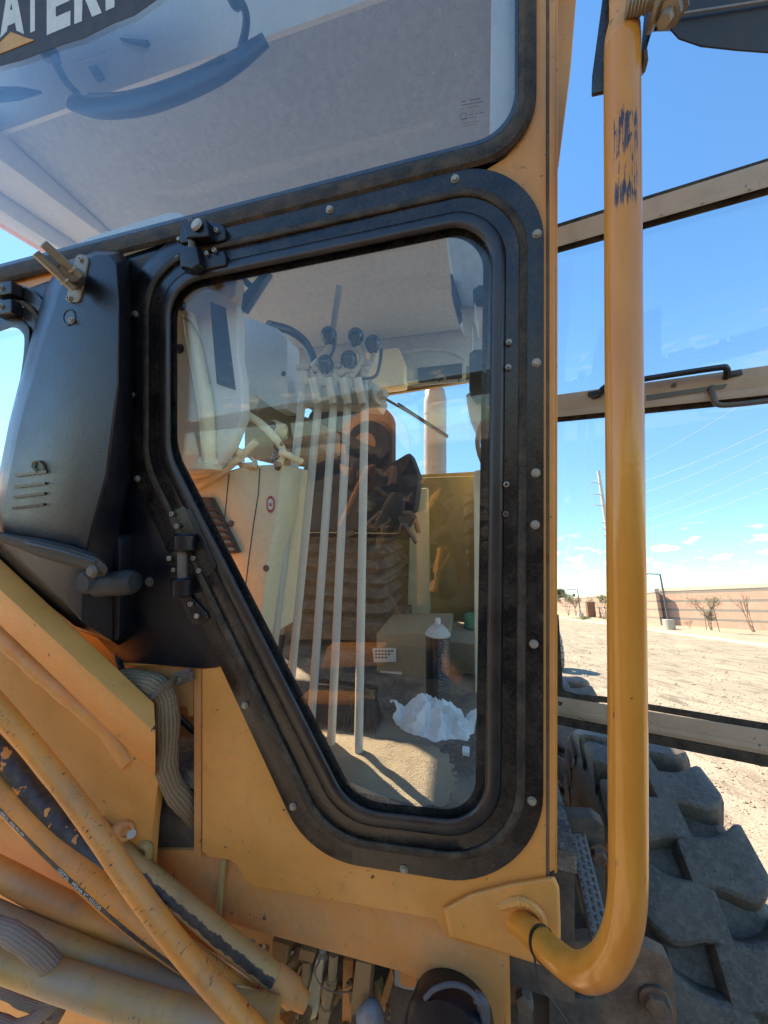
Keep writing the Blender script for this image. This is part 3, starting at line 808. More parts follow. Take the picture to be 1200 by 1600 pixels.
# ---- windshield above
WS = [(-420, 562), (-420, -560), (838, -560), (838, 130), (770, 248)]
wo_ = rpoly([(-420, 548), (-420, -560), (838, -560), (838, 238)], [60, 60, 60, 118], SG)
wi_ = rpoly([(-380, 512), (-380, -530), (806, -530), (806, 206)], [50, 50, 50, 84], SG)
def ring2(t, n): return [on_n(a[0] + (c[0] - a[0]) * t, a[1] + (c[1] - a[1]) * t, n) for a, c in zip(wo_, wi_)]
def sweep2(prof, name, mat, parent):
    b = MB(); rs = [ring2(t, n) for t, n in prof]; N = len(rs[0]); K = len(rs)
    b.add([p for r in rs for p in r], [[k * N + i, k * N + (i + 1) % N, ((k + 1) % K) * N + (i + 1) % N, ((k + 1) % K) * N + i] for k in range(K) for i in range(N)])
    return b.build(name, mat, parent)
prof = [(0, -.01)]
for i in range(9): prof.append((.0 + .86 * (1 - math.cos(math.pi * i / 8)) / 2, .001 + .012 * math.sin(math.pi * i / 8) + (.0012 if i % 2 else 0)))
prof += [(.86, -.01)]
wsh = sweep2([(.8, -.02), (.8, -.004), (1.05, -.004), (1.05, -.02)], 'windshield_frame', 'blackpaint', G)
sweep2(prof, 'windshield_seal', 'rubber', wsh)
b = MB(); b.prism([p[:2] for p in ring2(.85, -.006)], -.0085, -.0035); b.build('windshield_glass', 'windshield', wsh)
# sticker band with lettering on the glass
b = MB(); b.pxprism([(-60, 122), (0, 103), (40, 92), (95, 70), (130, 60), (178, 36), (210, 24), (255, -8), (255, -90), (-60, -60)], -.0036, -.0028, at=-.003)
band = b.build('lettered_sticker', 'band', wsh)
def glyph(ch, x0, x1, yb, yt, mat, at, parent, name='letter', bold=.03):
    vs, fs = text_mesh(ch, 1.0, bold)
    mx0 = min(v[0] for v in vs); mx1 = max(v[0] for v in vs); my0 = min(v[1] for v in vs); my1 = max(v[1] for v in vs)
    A = on_n(x0, yb, at); B = on_n(x1, yb - (x1 - x0) * .42, at); Cc = on_n(x0, yt, at)
    ou = [A + (B - A) * ((v[0] - mx0) / (mx1 - mx0)) + Vector((0, (Cc - A).y, 0)) * ((v[1] - my0) / (my1 - my0)) for v in vs]
    b = MB(); n = len(ou)
    b.add([(p[0], p[1], at) for p in ou], fs)
    return b.build(name, mat, parent, smooth=False)
for ch, a, c, y in (('A', -2, 38, 72), ('T', 38, 64, 55), ('E', 73, 110, 55), ('R', 116, 159, 38), ('P', 165, 204, 17), ('I', 209, 222, -2)):
    glyph(ch, a, c, y, y - 98 + (a > 160) * 4, 'letter', -.0022, band, bold=.045)
b = MB(); b.pxprism([(-14, 90), (-14, 76), (17, 46), (54, 63)], -.0022, -.0012, at=-.002); b.build('orange_triangle', 'orange', band)
b = MB(); b.pxprism([(-14, 76), (17, 44), (54, 62), (46, 61), (17, 50), (-14, 81)], -.0010, -.0006, at=-.002); b.build('triangle_outline', 'band', band)
# maker's etching: rows of tiny dark marks (not legible in the photo)
et = MB(); rn = random.Random(2)
for r_, (yy, n_, h_) in enumerate(((158, 9, 1.6), (164, 10, 1.2), (170, 8, .8), (179, 9, 1.0), (186, 7, .7), (193, 8, .6), (198, 6, .6))):
    for i in range(n_):
        x = 721 + i * 3.4 + (12 if r_ in (3,) else 0); y = yy - i * .62
        if x > 754 or rn.random() < .15: continue
        et.pxprism([(x, y), (x + 2.4, y - .4), (x + 2.4, y - .4 + h_), (x, y + h_)], -.0034, -.0032, at=-.0033)
et.build('glass_etching', 'band', wsh)
b = MB(); c0 = on_n(724.5, 181.5, -.0034)
vs = []; 
for k in range(24):
    a_ = 2 * math.pi * k / 24
    for rr in (.0056, .0066): vs.append((c0.x + rr * math.cos(a_), c0.y + rr * math.sin(a_), -.0033))
b.add(vs, [[2 * k, 2 * k + 1, (2 * k + 3) % 48, (2 * k + 2) % 48] for k in range(24)]); b.build('etched_circle', 'band', wsh)

# ---- black housing left of the window
b = MB(); b.pxprism(rpoly([(40, 448), (150, 408), (262, 384), (330, 500), (330, 900), (352, 1043), (186, 1036), (40, 900)], [20, 20, 10, 5, 40, 18, 10, 10], 5), -.012, .002)
# cut away what the window ring covers: keep only the part left of it
hp = b.build('black_corner_plate', 'plastic', G)
bpy.data.objects.remove(hp)
arc = [oR[i] for i in range(len(oR))]
def outer_left(y0, y1):
    return sorted([p for p in oR if p[0] < 360 and y0 < p[1] < y1], key=lambda p: p[1])
L_ = outer_left(380, 1100)
poly = [(40, 452), (150, 412), (268, 384)] + [(x + 2, y) for x, y in [(284, 370), (246, 398), (217, 440), (207, 500), (207, 730), (222, 780), (345, 1040)]] + [(338, 1043), (318, 1045), (186, 1034), (100, 940), (40, 860)]
b = MB(); b.pxprism(poly, -.010, .0035); hp = b.build('black_corner_plate', 'plastic', G, bevel=.003)
hb = [(72, 446), (100, 408), (150, 392), (188, 393), (203, 408), (207, 470), (208, 600), (207, 740), (196, 815), (186, 880), (187, 1010), (120, 985), (-8, 880), (-14, 800), (14, 660), (44, 540)]
hf = [(98, 440), (116, 410), (152, 397), (172, 397), (182, 412), (186, 474), (184, 600), (166, 742), (146, 815), (132, 870), (128, 972), (96, 935), (8, 850), (4, 796), (32, 660), (66, 540)]
b = MB()
def hr(k, n): return [on_n(a[0] + (c[0] - a[0]) * k, a[1] + (c[1] - a[1]) * k, n) for a, c in zip(hb, hf)]
b.loft([hr(0, .0036), hr(.16, .045), hr(1.0, .101)])
hs = b.build('black_housing', 'plastic', G, bevel=.004, seg=4, ang=50)
for i, y in enumerate((738, 756, 772, 789)):
    b = MB(); x = 24 - i * 1.5; b.pxprism([(x, y + 3), (x + 49, y - 3), (x + 49, y + 1), (x, y + 7)], .085, .1035, at=.1022); b.build('vent_slot', 'knob', hs)
b = MB(); b.lathe(on_n(111, 497, .098), (0, 0, 1), [(0, .019), (.0035, .0195), (.0045, .017), (.001, .0145)], 24); b.build('recess_rim', 'plastic', hs)
b = MB(); b.lathe(on_n(111, 497, .0995), (0, 0, 1), [(0, .0146), (.003, .0146)], 24); b.build('recess_hole', 'knob', hs)
hexbolt('bolt', on_n(113, 501, .102), .0055, .005, hs, socket=True)
b = MB(); b.tube([on_n(x, y, .1035) for x, y in [(57, 738), (50, 730), (52, 722), (60, 720), (66, 727), (68, 735)]], .0022, 6); b.build('glue_mark', 'rope', hs)
b = MB(); b.pxprism(rpoly([(133, 885), (186, 820), (186, 1012), (133, 965)], 8, 4), .0, .045, at=.045); b.build('housing_foot', 'plastic', hs, bevel=.006)
# nozzle pair on top of the housing
nz_ = b = MB(); ax = on_n(94, 425, .19) - on_n(116, 447, .105)
pl = rpoly([(121, 394), (139, 402), (124, 474), (103, 470)], 9, 6)
b.pxprism(pl, .095, .104, at=.103); nzb = b.build('nozzle_flange', 'tan_metal', G, bevel=.001)
b = MB(); c0 = on_n(118, 436, .103); b.lathe(c0, ax, [(0, .024), (.012, .0215), (.040, .019), (.055, .0165), (.058, .012)], 22); b.build('nozzle_body', 'darkbolt', nzb)
for (x0, y0, x1, y1) in ((116, 452, 56, 396), (126, 432, 68, 381)):
    b = MB(); p0_ = on_n(x0, y0, .125); p1_ = on_n(x1, y1, .185)
    b.lathe(p0_, p1_ - p0_, [(0, .0085), ((p1_ - p0_).length, .0085), ((p1_ - p0_).length + .001, .006)], 6); b.build('hex_rod', 'tan_metal', nzb)
    b = MB(); b.lathe(p0_ + (p1_ - p0_) * .22, p1_ - p0_, [(0, .0115), (.004, .0115)], 18); b.build('rod_collar', 'bolt', nzb)
hexbolt('bolt', on_n(127, 406, .104), .0055, .005, nzb, socket=True); hexbolt('bolt', on_n(109, 467, .104), .0055, .005, nzb, socket=True)
# wiper arm
b = MB(); p0_ = on_n(168, 908, .055); p1_ = on_n(213, 908, .045)
b.lathe(on_n(150, 915, .080), on_n(222, 908, .060) - on_n(150, 915, .080), [(0, .012), (.004, .026), (.045, .027), (.047, .028), (.082, .028), (.094, .022), (.097, .008)], 26); wp = b.build('wiper_motor_cover', 'wiper', G)
b = MB(); b.lathe(on_n(146, 908, .084), (0, 0, 1), [(0, .026), (.016, .026), (.024, .018)], 20); b.build('wiper_knuckle', 'wiper', wp)
b = MB()
w = [(-70, 818, 7), (0, 838, 8), (28, 846, 10), (60, 855, 15), (110, 868, 17), (150, 880, 15), (166, 890, 10)]
rings = []
for x, y, h in w:
    rings.append([on_n(x, y - h, .105), on_n(x + 1, y - h * .55, .127), on_n(x, y + h * .6, .125), on_n(x - 1, y + h, .105)])
b.loft(rings); wa = b.build('wiper_arm', 'wiper', wp, bevel=.002)
b = MB(); b.lathe(on_n(160, 890, .104), (0, 0, 1), [(0, .014), (.022, .014), (.028, .009)], 16); b.build('wiper_pivot', 'darkbolt', wp)
b = MB(); b.tube([on_n(150, 878, .127), on_n(100, 862, .130), on_n(40, 848, .130)], .0025, 6); b.build('wiper_spring_rod', 'knob', wp)
hexbolt('bolt', on_n(234, 909, .0036), .009, .006, hp, mat='darkbolt', socket=True)

# ---- hinges
def clampblock(poly, n0, n1, mat='plastic', name='hinge_block', parent=None, bev=.004):
    b = MB(); b.pxprism(poly, n0, n1, at=n1); return b.build(name, mat, parent, bevel=bev, seg=3)
h1 = clampblock([(279, 372), (284, 346), (304, 341), (344, 348), (351, 356), (351, 374), (334, 378), (312, 376), (282, 380)], .006, .020, name='upper_hinge', parent=G)
clampblock([(284, 346), (321, 341), (326, 368), (290, 372)], .018, .042, parent=h1)
clampblock([(280, 388), (290, 382), (310, 386), (320, 397), (348, 390), (352, 400), (352, 414), (322, 420), (296, 425), (281, 418)], .008, .022, parent=h1)
clampblock([(280, 386), (306, 384), (311, 412), (300, 421), (282, 416)], .020, .042, parent=h1)
b = MB(); b.lathe(on_n(300, 345, .030), (0, -1, 0), [(0, .008), (.075, .008)], 14); b.build('hinge_pin', 'darkbolt', h1)
b = MB(); b.lathe(on_n(309, 353, .042), (-.2, .3, 1), [(0, .0135), (.006, .0135), (.008, .011)], 22); b.build('hinge_cap', 'galv', h1)
for x, y, n_ in ((340, 362, .020), (325, 398, .022), (337, 393, .022)): hexbolt('bolt', on_n(x, y, n_), .0052, .007, h1, socket=True, washer=False)
for x, y in ((281, 375), (279, 404)): hexbolt('bolt', on_n(x, y, .0072), .0052, .006, h1, washer=False)
h2 = clampblock([(270, 798), (286, 790), (296, 800), (338, 890), (322, 902), (300, 880), (272, 850)], .008, .013, name='lower_hinge', parent=G, bev=.002, mat='blackpaint')
clampblock([(289, 795), (298, 794), (338, 886), (334, 892)], .012, .019, parent=h2, name='hinge_edge_trim', bev=.002)
clampblock([(258, 868), (275, 860), (300, 935), (322, 958), (326, 968), (308, 978), (296, 972), (268, 905)], .0076, .012, name='hinge_base', parent=h2, bev=.002, mat='blackpaint')
def barrel(x, y0, y1, r):
    b = MB(); p0_ = on_n(x, y0, .030); p1_ = on_n(x, y1, .030); L = (p0_ - p1_).length
    b.lathe(p0_, (0, -1, 0), [(0, r * .82), (.004, r), (L - .004, r), (L, r * .85)], 26); return b.build('hinge_barrel', 'plastic', h2)
barrel(289, 834, 861, .0235); barrel(286, 902, 931, .0235)
b = MB(); b.lathe(on_n(285, 860, .030), (0, -1, 0), [(0, .0105), (.062, .0105)], 18); b.build('hinge_pin', 'darkbolt', h2)
for x, y in ((271, 803), (279, 822), (304, 872), (313, 891), (300, 943)): hexbolt('bolt', on_n(x, y, .0125), .0058, .008, h2, socket=True, washer=False)
for x, y in ((266, 872), (309, 962)): hexbolt('bolt', on_n(x, y, .012), .0068, .006, h2, washer=False)
hexbolt('bolt', on_n(273, 890, .010), .0052, .006, h2, socket=True, washer=False)

# ---- matching window on the far side of the housing
def strip(pa, pb, n0, n1, name, mat, parent, bev=0):
    b = MB(); N = len(pa); vs = []
    for n_ in (n0, n1):
        vs += [on_n(x, y, n_) for x, y in pa] + [on_n(x, y, n_) for x, y in pb]
    fs = []
    for i in range(N - 1):
        fs += [[i, i + 1, N + i + 1, N + i], [2 * N + i, 3 * N + i, 3 * N + i + 1, 2 * N + i + 1], [i, 2 * N + i, 2 * N + i + 1, i + 1], [N + i, N + i + 1, 3 * N + i + 1, 3 * N + i]]
    fs += [[0, N, 3 * N, 2 * N], [N - 1, 3 * N - 1, 4 * N - 1, 2 * N - 1]]
    b.add(vs, fs); return b.build(name, mat, parent, bevel=bev)
def curv(pts): return [tuple(p[:2]) for p in crom([(x, y, 0) for x, y in pts], 5)]
fo = curv([(-90, 470), (0, 446), (35, 446), (60, 462), (72, 490), (60, 560), (30, 700), (0, 860), (-40, 1000)])
fi = curv([(-90, 545), (0, 518), (20, 512), (33, 518), (38, 535), (30, 600), (0, 760), (-25, 860), (-60, 960)])
def lerp_c(t): return [(a[0] + (c[0] - a[0]) * t, a[1] + (c[1] - a[1]) * t) for a, c in zip(fo, fi)]
b = MB(); b.pxprism([(-150, 470), (0, 438), (90, 418), (92, 470), (60, 560), (40, 560), (48, 500), (30, 470), (-150, 520)], -.012, -.001); b.build('cab_front_strip', 'yellow', G)
fw = strip(lerp_c(0), lerp_c(.42), -.002, .007, 'far_window_frame', 'blackpaint', G)
strip(lerp_c(.34), lerp_c(.46), .004, .014, 'outer_seal', 'rubber', fw, .003)
strip(lerp_c(.48), lerp_c(.78), -.002, .009, 'hinged_window_frame', 'blackpaint', fw)
strip(lerp_c(.76), lerp_c(1.0), -.004, .013, 'inner_seal', 'seal', fw, .003)
b = MB(); b.pxprism([(-150, 530), (0, 516), (34, 514), (36, 560), (0, 770), (-40, 930), (-150, 1100)], -.006, -.002); b.build('far_window_pane', 'pane', fw)
for (x0, y0, x1, y1) in ((-12, 438, 17, 462), (-12, 466, 17, 492)):
    bl = clampblock([(x0, y0 + 4), (x1, y0), (x1, y1 - 4), (x0, y1)], .008, .035, parent=fw)
    hexbolt('bolt', on_n(x0 + 14, (y0 + y1) / 2, .035), .006, .006, bl, socket=True)

# ---- lower left: recess plates, loom sleeve, clamp
b = MB(); b.pxprism([(188, 1000), (302, 1000), (302, 1118), (295, 1120), (292, 1104), (276, 1103), (255, 1096), (188, 1090)], -.028, -.020); rp = b.build('recess_plate', 'yellow_dusty', G, bevel=.001)
b = MB(); b.pxprism([(303, 1044), (314, 1044), (314, 1342), (303, 1337)], -.06, -.006, at=-.006); b.build('recess_flange', 'yellow_dusty', G, bevel=.0012)
b = MB(); b.box((-.82, -.62, -.14), (.40, .42, .015)); b.build('bulkhead', 'brown_dusty', G)
b = MB(); b.tube(crom([on_n(x, y, n) for x, y, n in [(235, 1075, -.10), (270, 1110, -.10), (300, 1140, -.12), (330, 1160, -.14)]]), .008, 8); b.build('cable', 'plastic', rp)
b = MB(); b.tube(crom([on_n(x, y, n) for x, y, n in [(182, 1000, -.01), (184, 1030, .0), (192, 1052, .015)]]), .0085, 10); b.build('cable', 'seal', rp)
lp = crom([on_n(x, y, n) for x, y, n in [(176, 1062, .0), (210, 1062, .022), (240, 1070, .035), (258, 1090, .034), (262, 1125, .03), (262, 1165, .028), (260, 1195, .024), (270, 1228, .01), (290, 1255, -.02), (312, 1285, -.06)]], 10)
b = MB(); b.tube(lp, [.024 + .0018 * math.sin(i * .35) for i in range(len(lp))], 28, rfun=lambda L, a: 1 + .02 * math.sin(L * 160 + a * 2)); sl_ = b.build('loom_sleeve', 'braid', G)
# clamp band round the sleeve with its bolted ear
cp = crom([on_n(x, y, n) for x, y, n in [(228, 1084, .02), (234, 1090, .056), (250, 1078, .070), (270, 1066, .052), (278, 1062, .02), (300, 1056, .010), (301, 1055, .009)]], 6)
b = MB(); vs = []
for i, p in enumerate(cp):
    d = Vector((-.35, -1, 0)).normalized() * .012
    for s1, s2 in ((-1, 0), (1, 0), (1, 1), (-1, 1)): vs.append(p + d * s1 + Vector((0, 0, .003)) * s2)
b.add(vs, [[4 * i + j, 4 * i + (j + 1) % 4, 4 * i + 4 + (j + 1) % 4, 4 * i + 4 + j] for i in range(len(cp) - 1) for j in range(4)] + [[0, 1, 2, 3], [4 * len(cp) - 4 + j for j in (3, 2, 1, 0)]])
cl = b.build('clamp_band', 'darkbolt', G)
clampblock([(272, 1052), (294, 1044), (301, 1064), (279, 1072)], .006, .0135, mat='darkbolt', name='clamp_ear', parent=cl, bev=.001)
hexbolt('bolt', on_n(281, 1061, .0135), .0088, .009, cl, mat='tan_metal')

# ---- front frame beside the cab: side plate and sloping beam
b = MB(); b.pxprism([(-160, 760), (0, 905), (236, 1115), (250, 1200), (238, 1290), (234, 1345), (230, 1420), (520, 1700), (-160, 1700)], .0, .022, at=.022)
ff = b.build('front_frame_plate', 'yellow', G, bevel=.002)
A_ = [(-160, 723), (-160, 774), (-160, 820)]; B_ = [(241, 1099), (243, 1146), (243, 1212)]
b = MB()
def q(p, n_): return on_n(p[0], p[1], n_)
b.loft([[q(A_[0], .070), q(A_[1], .118), q(A_[2], .062), (q(A_[2], .03)), q(A_[0], .03)], [q(B_[0], .070), q(B_[1], .110), q(B_[2], .062), q(B_[2], .03), q(B_[0], .03)]])
b.build('frame_beam', 'yellow', ff, bevel=.003)
b = MB(); b.tube(crom([on_n(x, y, n) for x, y, n in [(-160, 852, .018), (0, 990, .018), (60, 1045, .018), (120, 1095, .018), (170, 1140, .016), (205, 1190, .012)]], 12), .0235, 14,
                 rfun=lambda L, a: 1 + .05 * math.sin(L * 60) + .03 * math.sin(L * 171)); b.build('weld_bead', 'yellow', ff)
b = MB(); c0 = on_n(188, 1297, .02); c1 = on_n(205, 1303, .062)
b.lathe(c0, c1 - c0, [(0, .020), (.050, .0195), (.053, .0165), (.053, .010), (.046, .009)], 24); b.build('threaded_boss', 'yellow_dusty', ff)
b = MB(); b.lathe(on_n(205, 1303, .060), c1 - c0, [(0, .0085), (.004, .0085)], 16); b.build('boss_plug', 'galv', ff)
b = MB(); b.tube(crom([on_n(x, y, n) for x, y, n in [(222, 1318, .02), (233, 1325, .03), (232, 1350, .02)]]), .009, 8); b.build('weld', 'weld', ff)
hexbolt('bolt', on_n(211, 1185, .030), .0025, .003, ff, mat='darkbolt', washer=False)

# ---- hydraulic hoses
def rr_(wpx, p): # radius from drawn width and depth
    t = (LW(p) - CAM).dot(FW); return wpx / 2 / F * t * .61
def hose(px, wpx, mat, label=None, name='hydraulic_hose', seg=32):
    P = crom([on_n(x, y, n) for x, y, n in px], 14)
    R_ = rr_(wpx, P[len(P) // 2])
    b = MB(); b.tube(P, R_, seg); o = b.build(name, mat, G, ang=60)
    if label: o['label'] = label
    return o, P, R_
def hose_text(P, rad, s0, txt, size, v, parent, mat='letter', sx=1.0, flip=False, bold=.0):
    """letters wrapped on a hose: v = position round the hose (0..1, .5 faces the camera)"""
    vs, fs = text_mesh(txt, size, bold, sx)
    W_ = [LW(p) for p in P]; cum = [0]
    for i in range(1, len(W_)): cum.append(cum[-1] + (W_[i] - W_[i - 1]).length)
    out = []
    for x, y in vs:
        if flip: s_ = s0 - x; dv = -y
        else: s_ = s0 + x; dv = y
        s_ = min(max(s_, .001), cum[-1] - .001)
        i = max(j for j in range(len(cum) - 1) if cum[j] <= s_); f = (s_ - cum[i]) / (cum[i + 1] - cum[i])
        def fr(i):
            p = W_[i]; t = (W_[min(i + 1, len(W_) - 1)] - W_[max(i - 1, 0)]).normalized(); view = CAM - p
            e1 = (view - t * view.dot(t)).normalized(); return p, e1, t.cross(e1)
        p0, a0, c0 = fr(i); p1, a1, c1 = fr(i + 1)
        p = p0.lerp(p1, f); e1 = a0.lerp(a1, f).normalized(); e2 = c0.lerp(c1, f).normalized()
        an = 2 * math.pi * (v) + math.pi - dv / rad
        out.append(p + (e1 * math.cos(an) + e2 * math.sin(an)) * (rad * 1.006 + .0002))
    b = MB(ident); b.add(out, fs); return b.build('hose_print', mat, parent, smooth=False)
H6, P6, R6 = hose([(-120, 1455, .18), (0, 1500, .18), (80, 1528, .18), (150, 1550, .18), (240, 1578, .17), (380, 1618, .16)], 72, 'hose_patch', 'lowest thick ochre hose')
H5, P5, R5 = hose([(-120, 1380, .13), (0, 1436, .13), (70, 1468, .13), (150, 1502, .13), (230, 1532, .12), (330, 1562, .10), (430, 1590, .09)], 64, 'hose_patch')
H4, P4, R4 = hose([(-120, 1305, .085), (0, 1364, .085), (60, 1396, .085), (130, 1432, .08), (200, 1464, .075), (270, 1494, .07), (350, 1530, .06)], 60, 'hose')
H3, P3, R3 = hose([(-120, 1052, .10), (0, 1176, .10), (50, 1238, .10), (110, 1304, .10), (180, 1372, .09), (250, 1430, .08)], 46, 'hose_black', 'black rubber hose with scraps of ochre paint')
H7, P7, R7 = hose([(150, 1290, .035), (189, 1331, .04), (240, 1374, .045), (300, 1424, .05), (350, 1466, .05), (405, 1509, .045), (436, 1534, .04)], 50, 'hose_strip_worn', 'ochre hose with a ragged black strip')
H8, P8, R8 = hose([(230, 1420, .03), (280, 1464, .035), (330, 1500, .035), (372, 1532, .03)], 56, 'hose_worn')
H2, P2, R2 = hose([(-120, 1110, .12), (0, 1236, .12), (50, 1288, .12), (105, 1341, .12), (175, 1405, .115), (245, 1462, .10), (330, 1522, .08), (400, 1570, .06)], 58, 'hose_strip', 'cracked ochre hose with printed black strip')
H1, P1, R1 = hose([(-130, 960, .20), (0, 1108, .195), (60, 1180, .19), (105, 1236, .188), (150, 1298, .185), (210, 1386, .18), (280, 1480, .17), (350, 1560, .16), (430, 1650, .15)], 49, 'hose_worn', 'topmost ochre hose, cracked across')
cum2 = 0
hose_text(P2, R2, .300, '3,500 IN   SAE 100R12   4000 PSI WP', .0088, .662, H2, 'letter')
hose_text(P2, R2, .545, '1E0726   MSHA IC-101/10', .0115, .668, H2, 'letter')
hose_text(P3, R3, .200, 'CAT', .0135, .56, H3, 'letter', flip=False, bold=.0006)
hose_text(P7, R7, .085, '2-TO1', .0095, .55, H7, 'letter')
# crimped ends
def ferrule(P, rad, name='crimp_ferrule', L=.05, par=None):
    p = P[-1]; d = (P[-1] - P[-3]).normalized(); b = MB(); b.lathe(p - d * .012, d, [(0, rad * 1.02), (.003, rad * 1.12), (L, rad * 1.12), (L + .006, rad * .9), (L + .03, rad * .7)], 22)
    return b.build(name, 'yellow_dusty', par)
ferrule(P7, R7, par=H7); ferrule(P8, R8, par=H8)
# woven sleeves at the bottom left corner
for px, w_ in (([(-90, 1425, .20), (0, 1452, .20), (35, 1470, .20), (72, 1500, .185), (95, 1530, .16)], 46), ([(-90, 1530, .12), (0, 1548, .12), (40, 1568, .12), (72, 1572, .12), (95, 1545, .115)], 24), ([(-90, 1560, .155), (0, 1598, .155), (30, 1604, .15), (70, 1582, .13), (90, 1560, .11)], 30)):
    P = crom([on_n(x, y, n) for x, y, n in px], 10); b = MB(); b.tube(P, rr_(w_, P[len(P) // 2]), 24, rfun=lambda L, a: 1 + .04 * math.sin(L * 130 + a * 3)); b.build('woven_sleeve', 'braid2', G)
P = crom([on_n(x, y, n) for x, y, n in [(30, 1625, .10), (60, 1600, .10), (84, 1585, .10), (90, 1555, .09)]], 8); b = MB(); b.tube(P, .020, 18, rfun=lambda L, a: 1 + .10 * math.sin(L * 420)); b.build('corrugated_conduit', 'darkbolt', G)

# ---- fittings under the apron
fx = random.Random(3)
def fitting(x0, y0, x1, y1, n_, w_, mat='brown_dusty', seg=6):
    p0_, p1_ = on_n(x0, y0, n_), on_n(x1, y1, n_ + .01); r_ = rr_(w_, p0_); L = (p1_ - p0_).length
    b = MB(); b.lathe(p0_, p1_ - p0_, [(0, r_ * .92), (.002, r_), (L * .55, r_), (L * .56, r_ * .84), (L * .75, r_ * .84), (L * .76, r_ * 1.06), (L, r_ * 1.06)], seg, phase=fx.random()); return b.build('hydraulic_fitting', mat, G)
def barpx(poly, n0, n1, mat='brown_dusty', name='valve_lever'):
    b = MB(); b.pxprism(poly, n0, n1, at=n1); return b.build(name, mat, G, bevel=.002)
barpx([(425, 1470), (452, 1478), (446, 1512), (438, 1516), (424, 1508)], -.12, -.075)
barpx([(468, 1483), (494, 1490), (488, 1506), (466, 1500)], -.11, -.06, name='fitting_nut')
b = MB(); b.tube(crom([on_n(x, y, n) for x, y, n in [(480, 1500, -.07), (478, 1528, -.06), (468, 1550, -.05), (448, 1566, -.03), (430, 1578, -.02)]]), .011, 14); b.build('steel_elbow', 'brown_dusty', G)
barpx([(556, 1502), (580, 1508), (574, 1590), (562, 1594), (548, 1574)], -.10, -.05)
barpx([(494, 1500), (506, 1500), (494, 1590), (480, 1598), (460, 1592), (474, 1578)], -.09, -.075, 'cream', 'linkage_plate')
fitting(522, 1490, 518, 1540, -.05, 26); fitting(516, 1532, 508, 1582, -.04, 32); fitting(508, 1578, 500, 1625, -.035, 30, 'brown_dusty')
fitting(392, 1480, 386, 1530, -.12, 22, 'yellow_dusty'); fitting(505, 1470, 505, 1500, -.10, 20, 'galv'); fitting(450, 1575, 440, 1640, -.06, 40, 'yellow_dusty')
fitting(418, 1480, 404, 1500, -.09, 16, 'mustard'); fitting(455, 1490, 460, 1520, -.13, 16, 'mustard')
barpx([(536, 1500), (552, 1502), (548, 1600), (534, 1600)], -.13, -.11, 'yellow_dusty', 'linkage_plate')
barpx([(586, 1512), (612, 1522), (600, 1600), (588, 1605), (584, 1580)], -.15, -.11, 'underbody')
barpx([(612, 1512), (616, 1530), (598, 1590), (590, 1582), (600, 1545)], -.10, -.085, 'yellow_dusty', 'linkage_plate')
vb = barpx([(616, 1516), (662, 1524), (654, 1549), (632, 1546), (616, 1540)], -.11, -.09, 'galv', 'valve_cover')
b = MB(); b.pxprism(rpoly([(622, 1515), (652, 1520), (648, 1545), (626, 1540)], 6, 4), -.09, -.082); b.build('cover_face', 'yellow', vb)
b = MB(); b.pxprism([(-60, 1440), (360, 1440), (620, 1505), (620, 1530), (602, 1640), (-60, 1640)], -.30, -.26, at=-.26); b.build('valve_bank_back', 'brown_dusty', G)
for k in range(46):
    x = 300 + fx.random() * 310; y = max(1455 + (x - 350) * .27, 1470) + fx.random() * 110
    c = on_n(x, y, -.07 - fx.random() * .1); s_ = .006 + fx.random() * .010
    b = MB(); b.lathe(c, (fx.uniform(-.4, .4), fx.uniform(-1, .4), fx.uniform(0, 1)), [(0, s_), (s_ * 2, s_), (s_ * 2.1, s_ * .7), (s_ * 4, s_ * .7)], fx.choice((6, 6, 12))); b.build('hydraulic_fitting', fx.choice(['brown_dusty', 'yellow_dusty', 'brown_dusty', 'mustard']), G)
for px in ([(500, 1500, -.04), (492, 1520, -.02), (502, 1540, -.02), (520, 1550, -.02), (548, 1550, -.03)], [(430, 1512, -.06), (420, 1540, -.03), (440, 1560, -.02)]):
    b = MB(); b.tube(crom([on_n(x, y, n) for x, y, n in px]), .0018, 6); b.build('wire', 'rust', G)
b = MB(); b.tube(crom([on_n(x, y, n) for x, y, n in [(566, 1592, -.03), (584, 1580, -.03), (588, 1610, -.03), (580, 1650, -.03)]], 6), .018, 16, rfun=lambda L, a: 1 + .08 * math.sin(L * 300 + a)); b.build('foil_wrapped_hose', 'hosegrey', G)
# round dark work lamp at the bottom edge
c0 = on_n(703, 1625, .03)
b = MB(); b.lathe(c0, (-.05, .25, 1), [(-.06, .03), (-.05, .078), (.0, .085), (.018, .085), (.03, .078), (.036, .05), (.038, .002)], 36); wl_ = b.build('work_lamp', 'plastic', G)
b = MB(); b.tube(crom([on_n(x, y, n) for x, y, n in [(664, 1560, .04), (680, 1545, .04), (706, 1538, .04), (730, 1545, .04), (746, 1562, .04), (750, 1580, .03)]], 8), .0042, 10); b.build('lamp_guard_wire', 'lamp', wl_)
b = MB(); b.tube(crom([on_n(x, y, n) for x, y, n in [(742, 1556, .035), (756, 1568, .035), (758, 1600, .03)]], 6), .009, 10); b.build('lamp_bracket', 'lamp', wl_)
b = MB(); b.lathe(on_n(706, 1540, -.02), (0, 0, 1), [(0, .020), (.02, .019), (.03, .012)], 16); b.build('mounting_boss', 'yellow_dusty', ap)

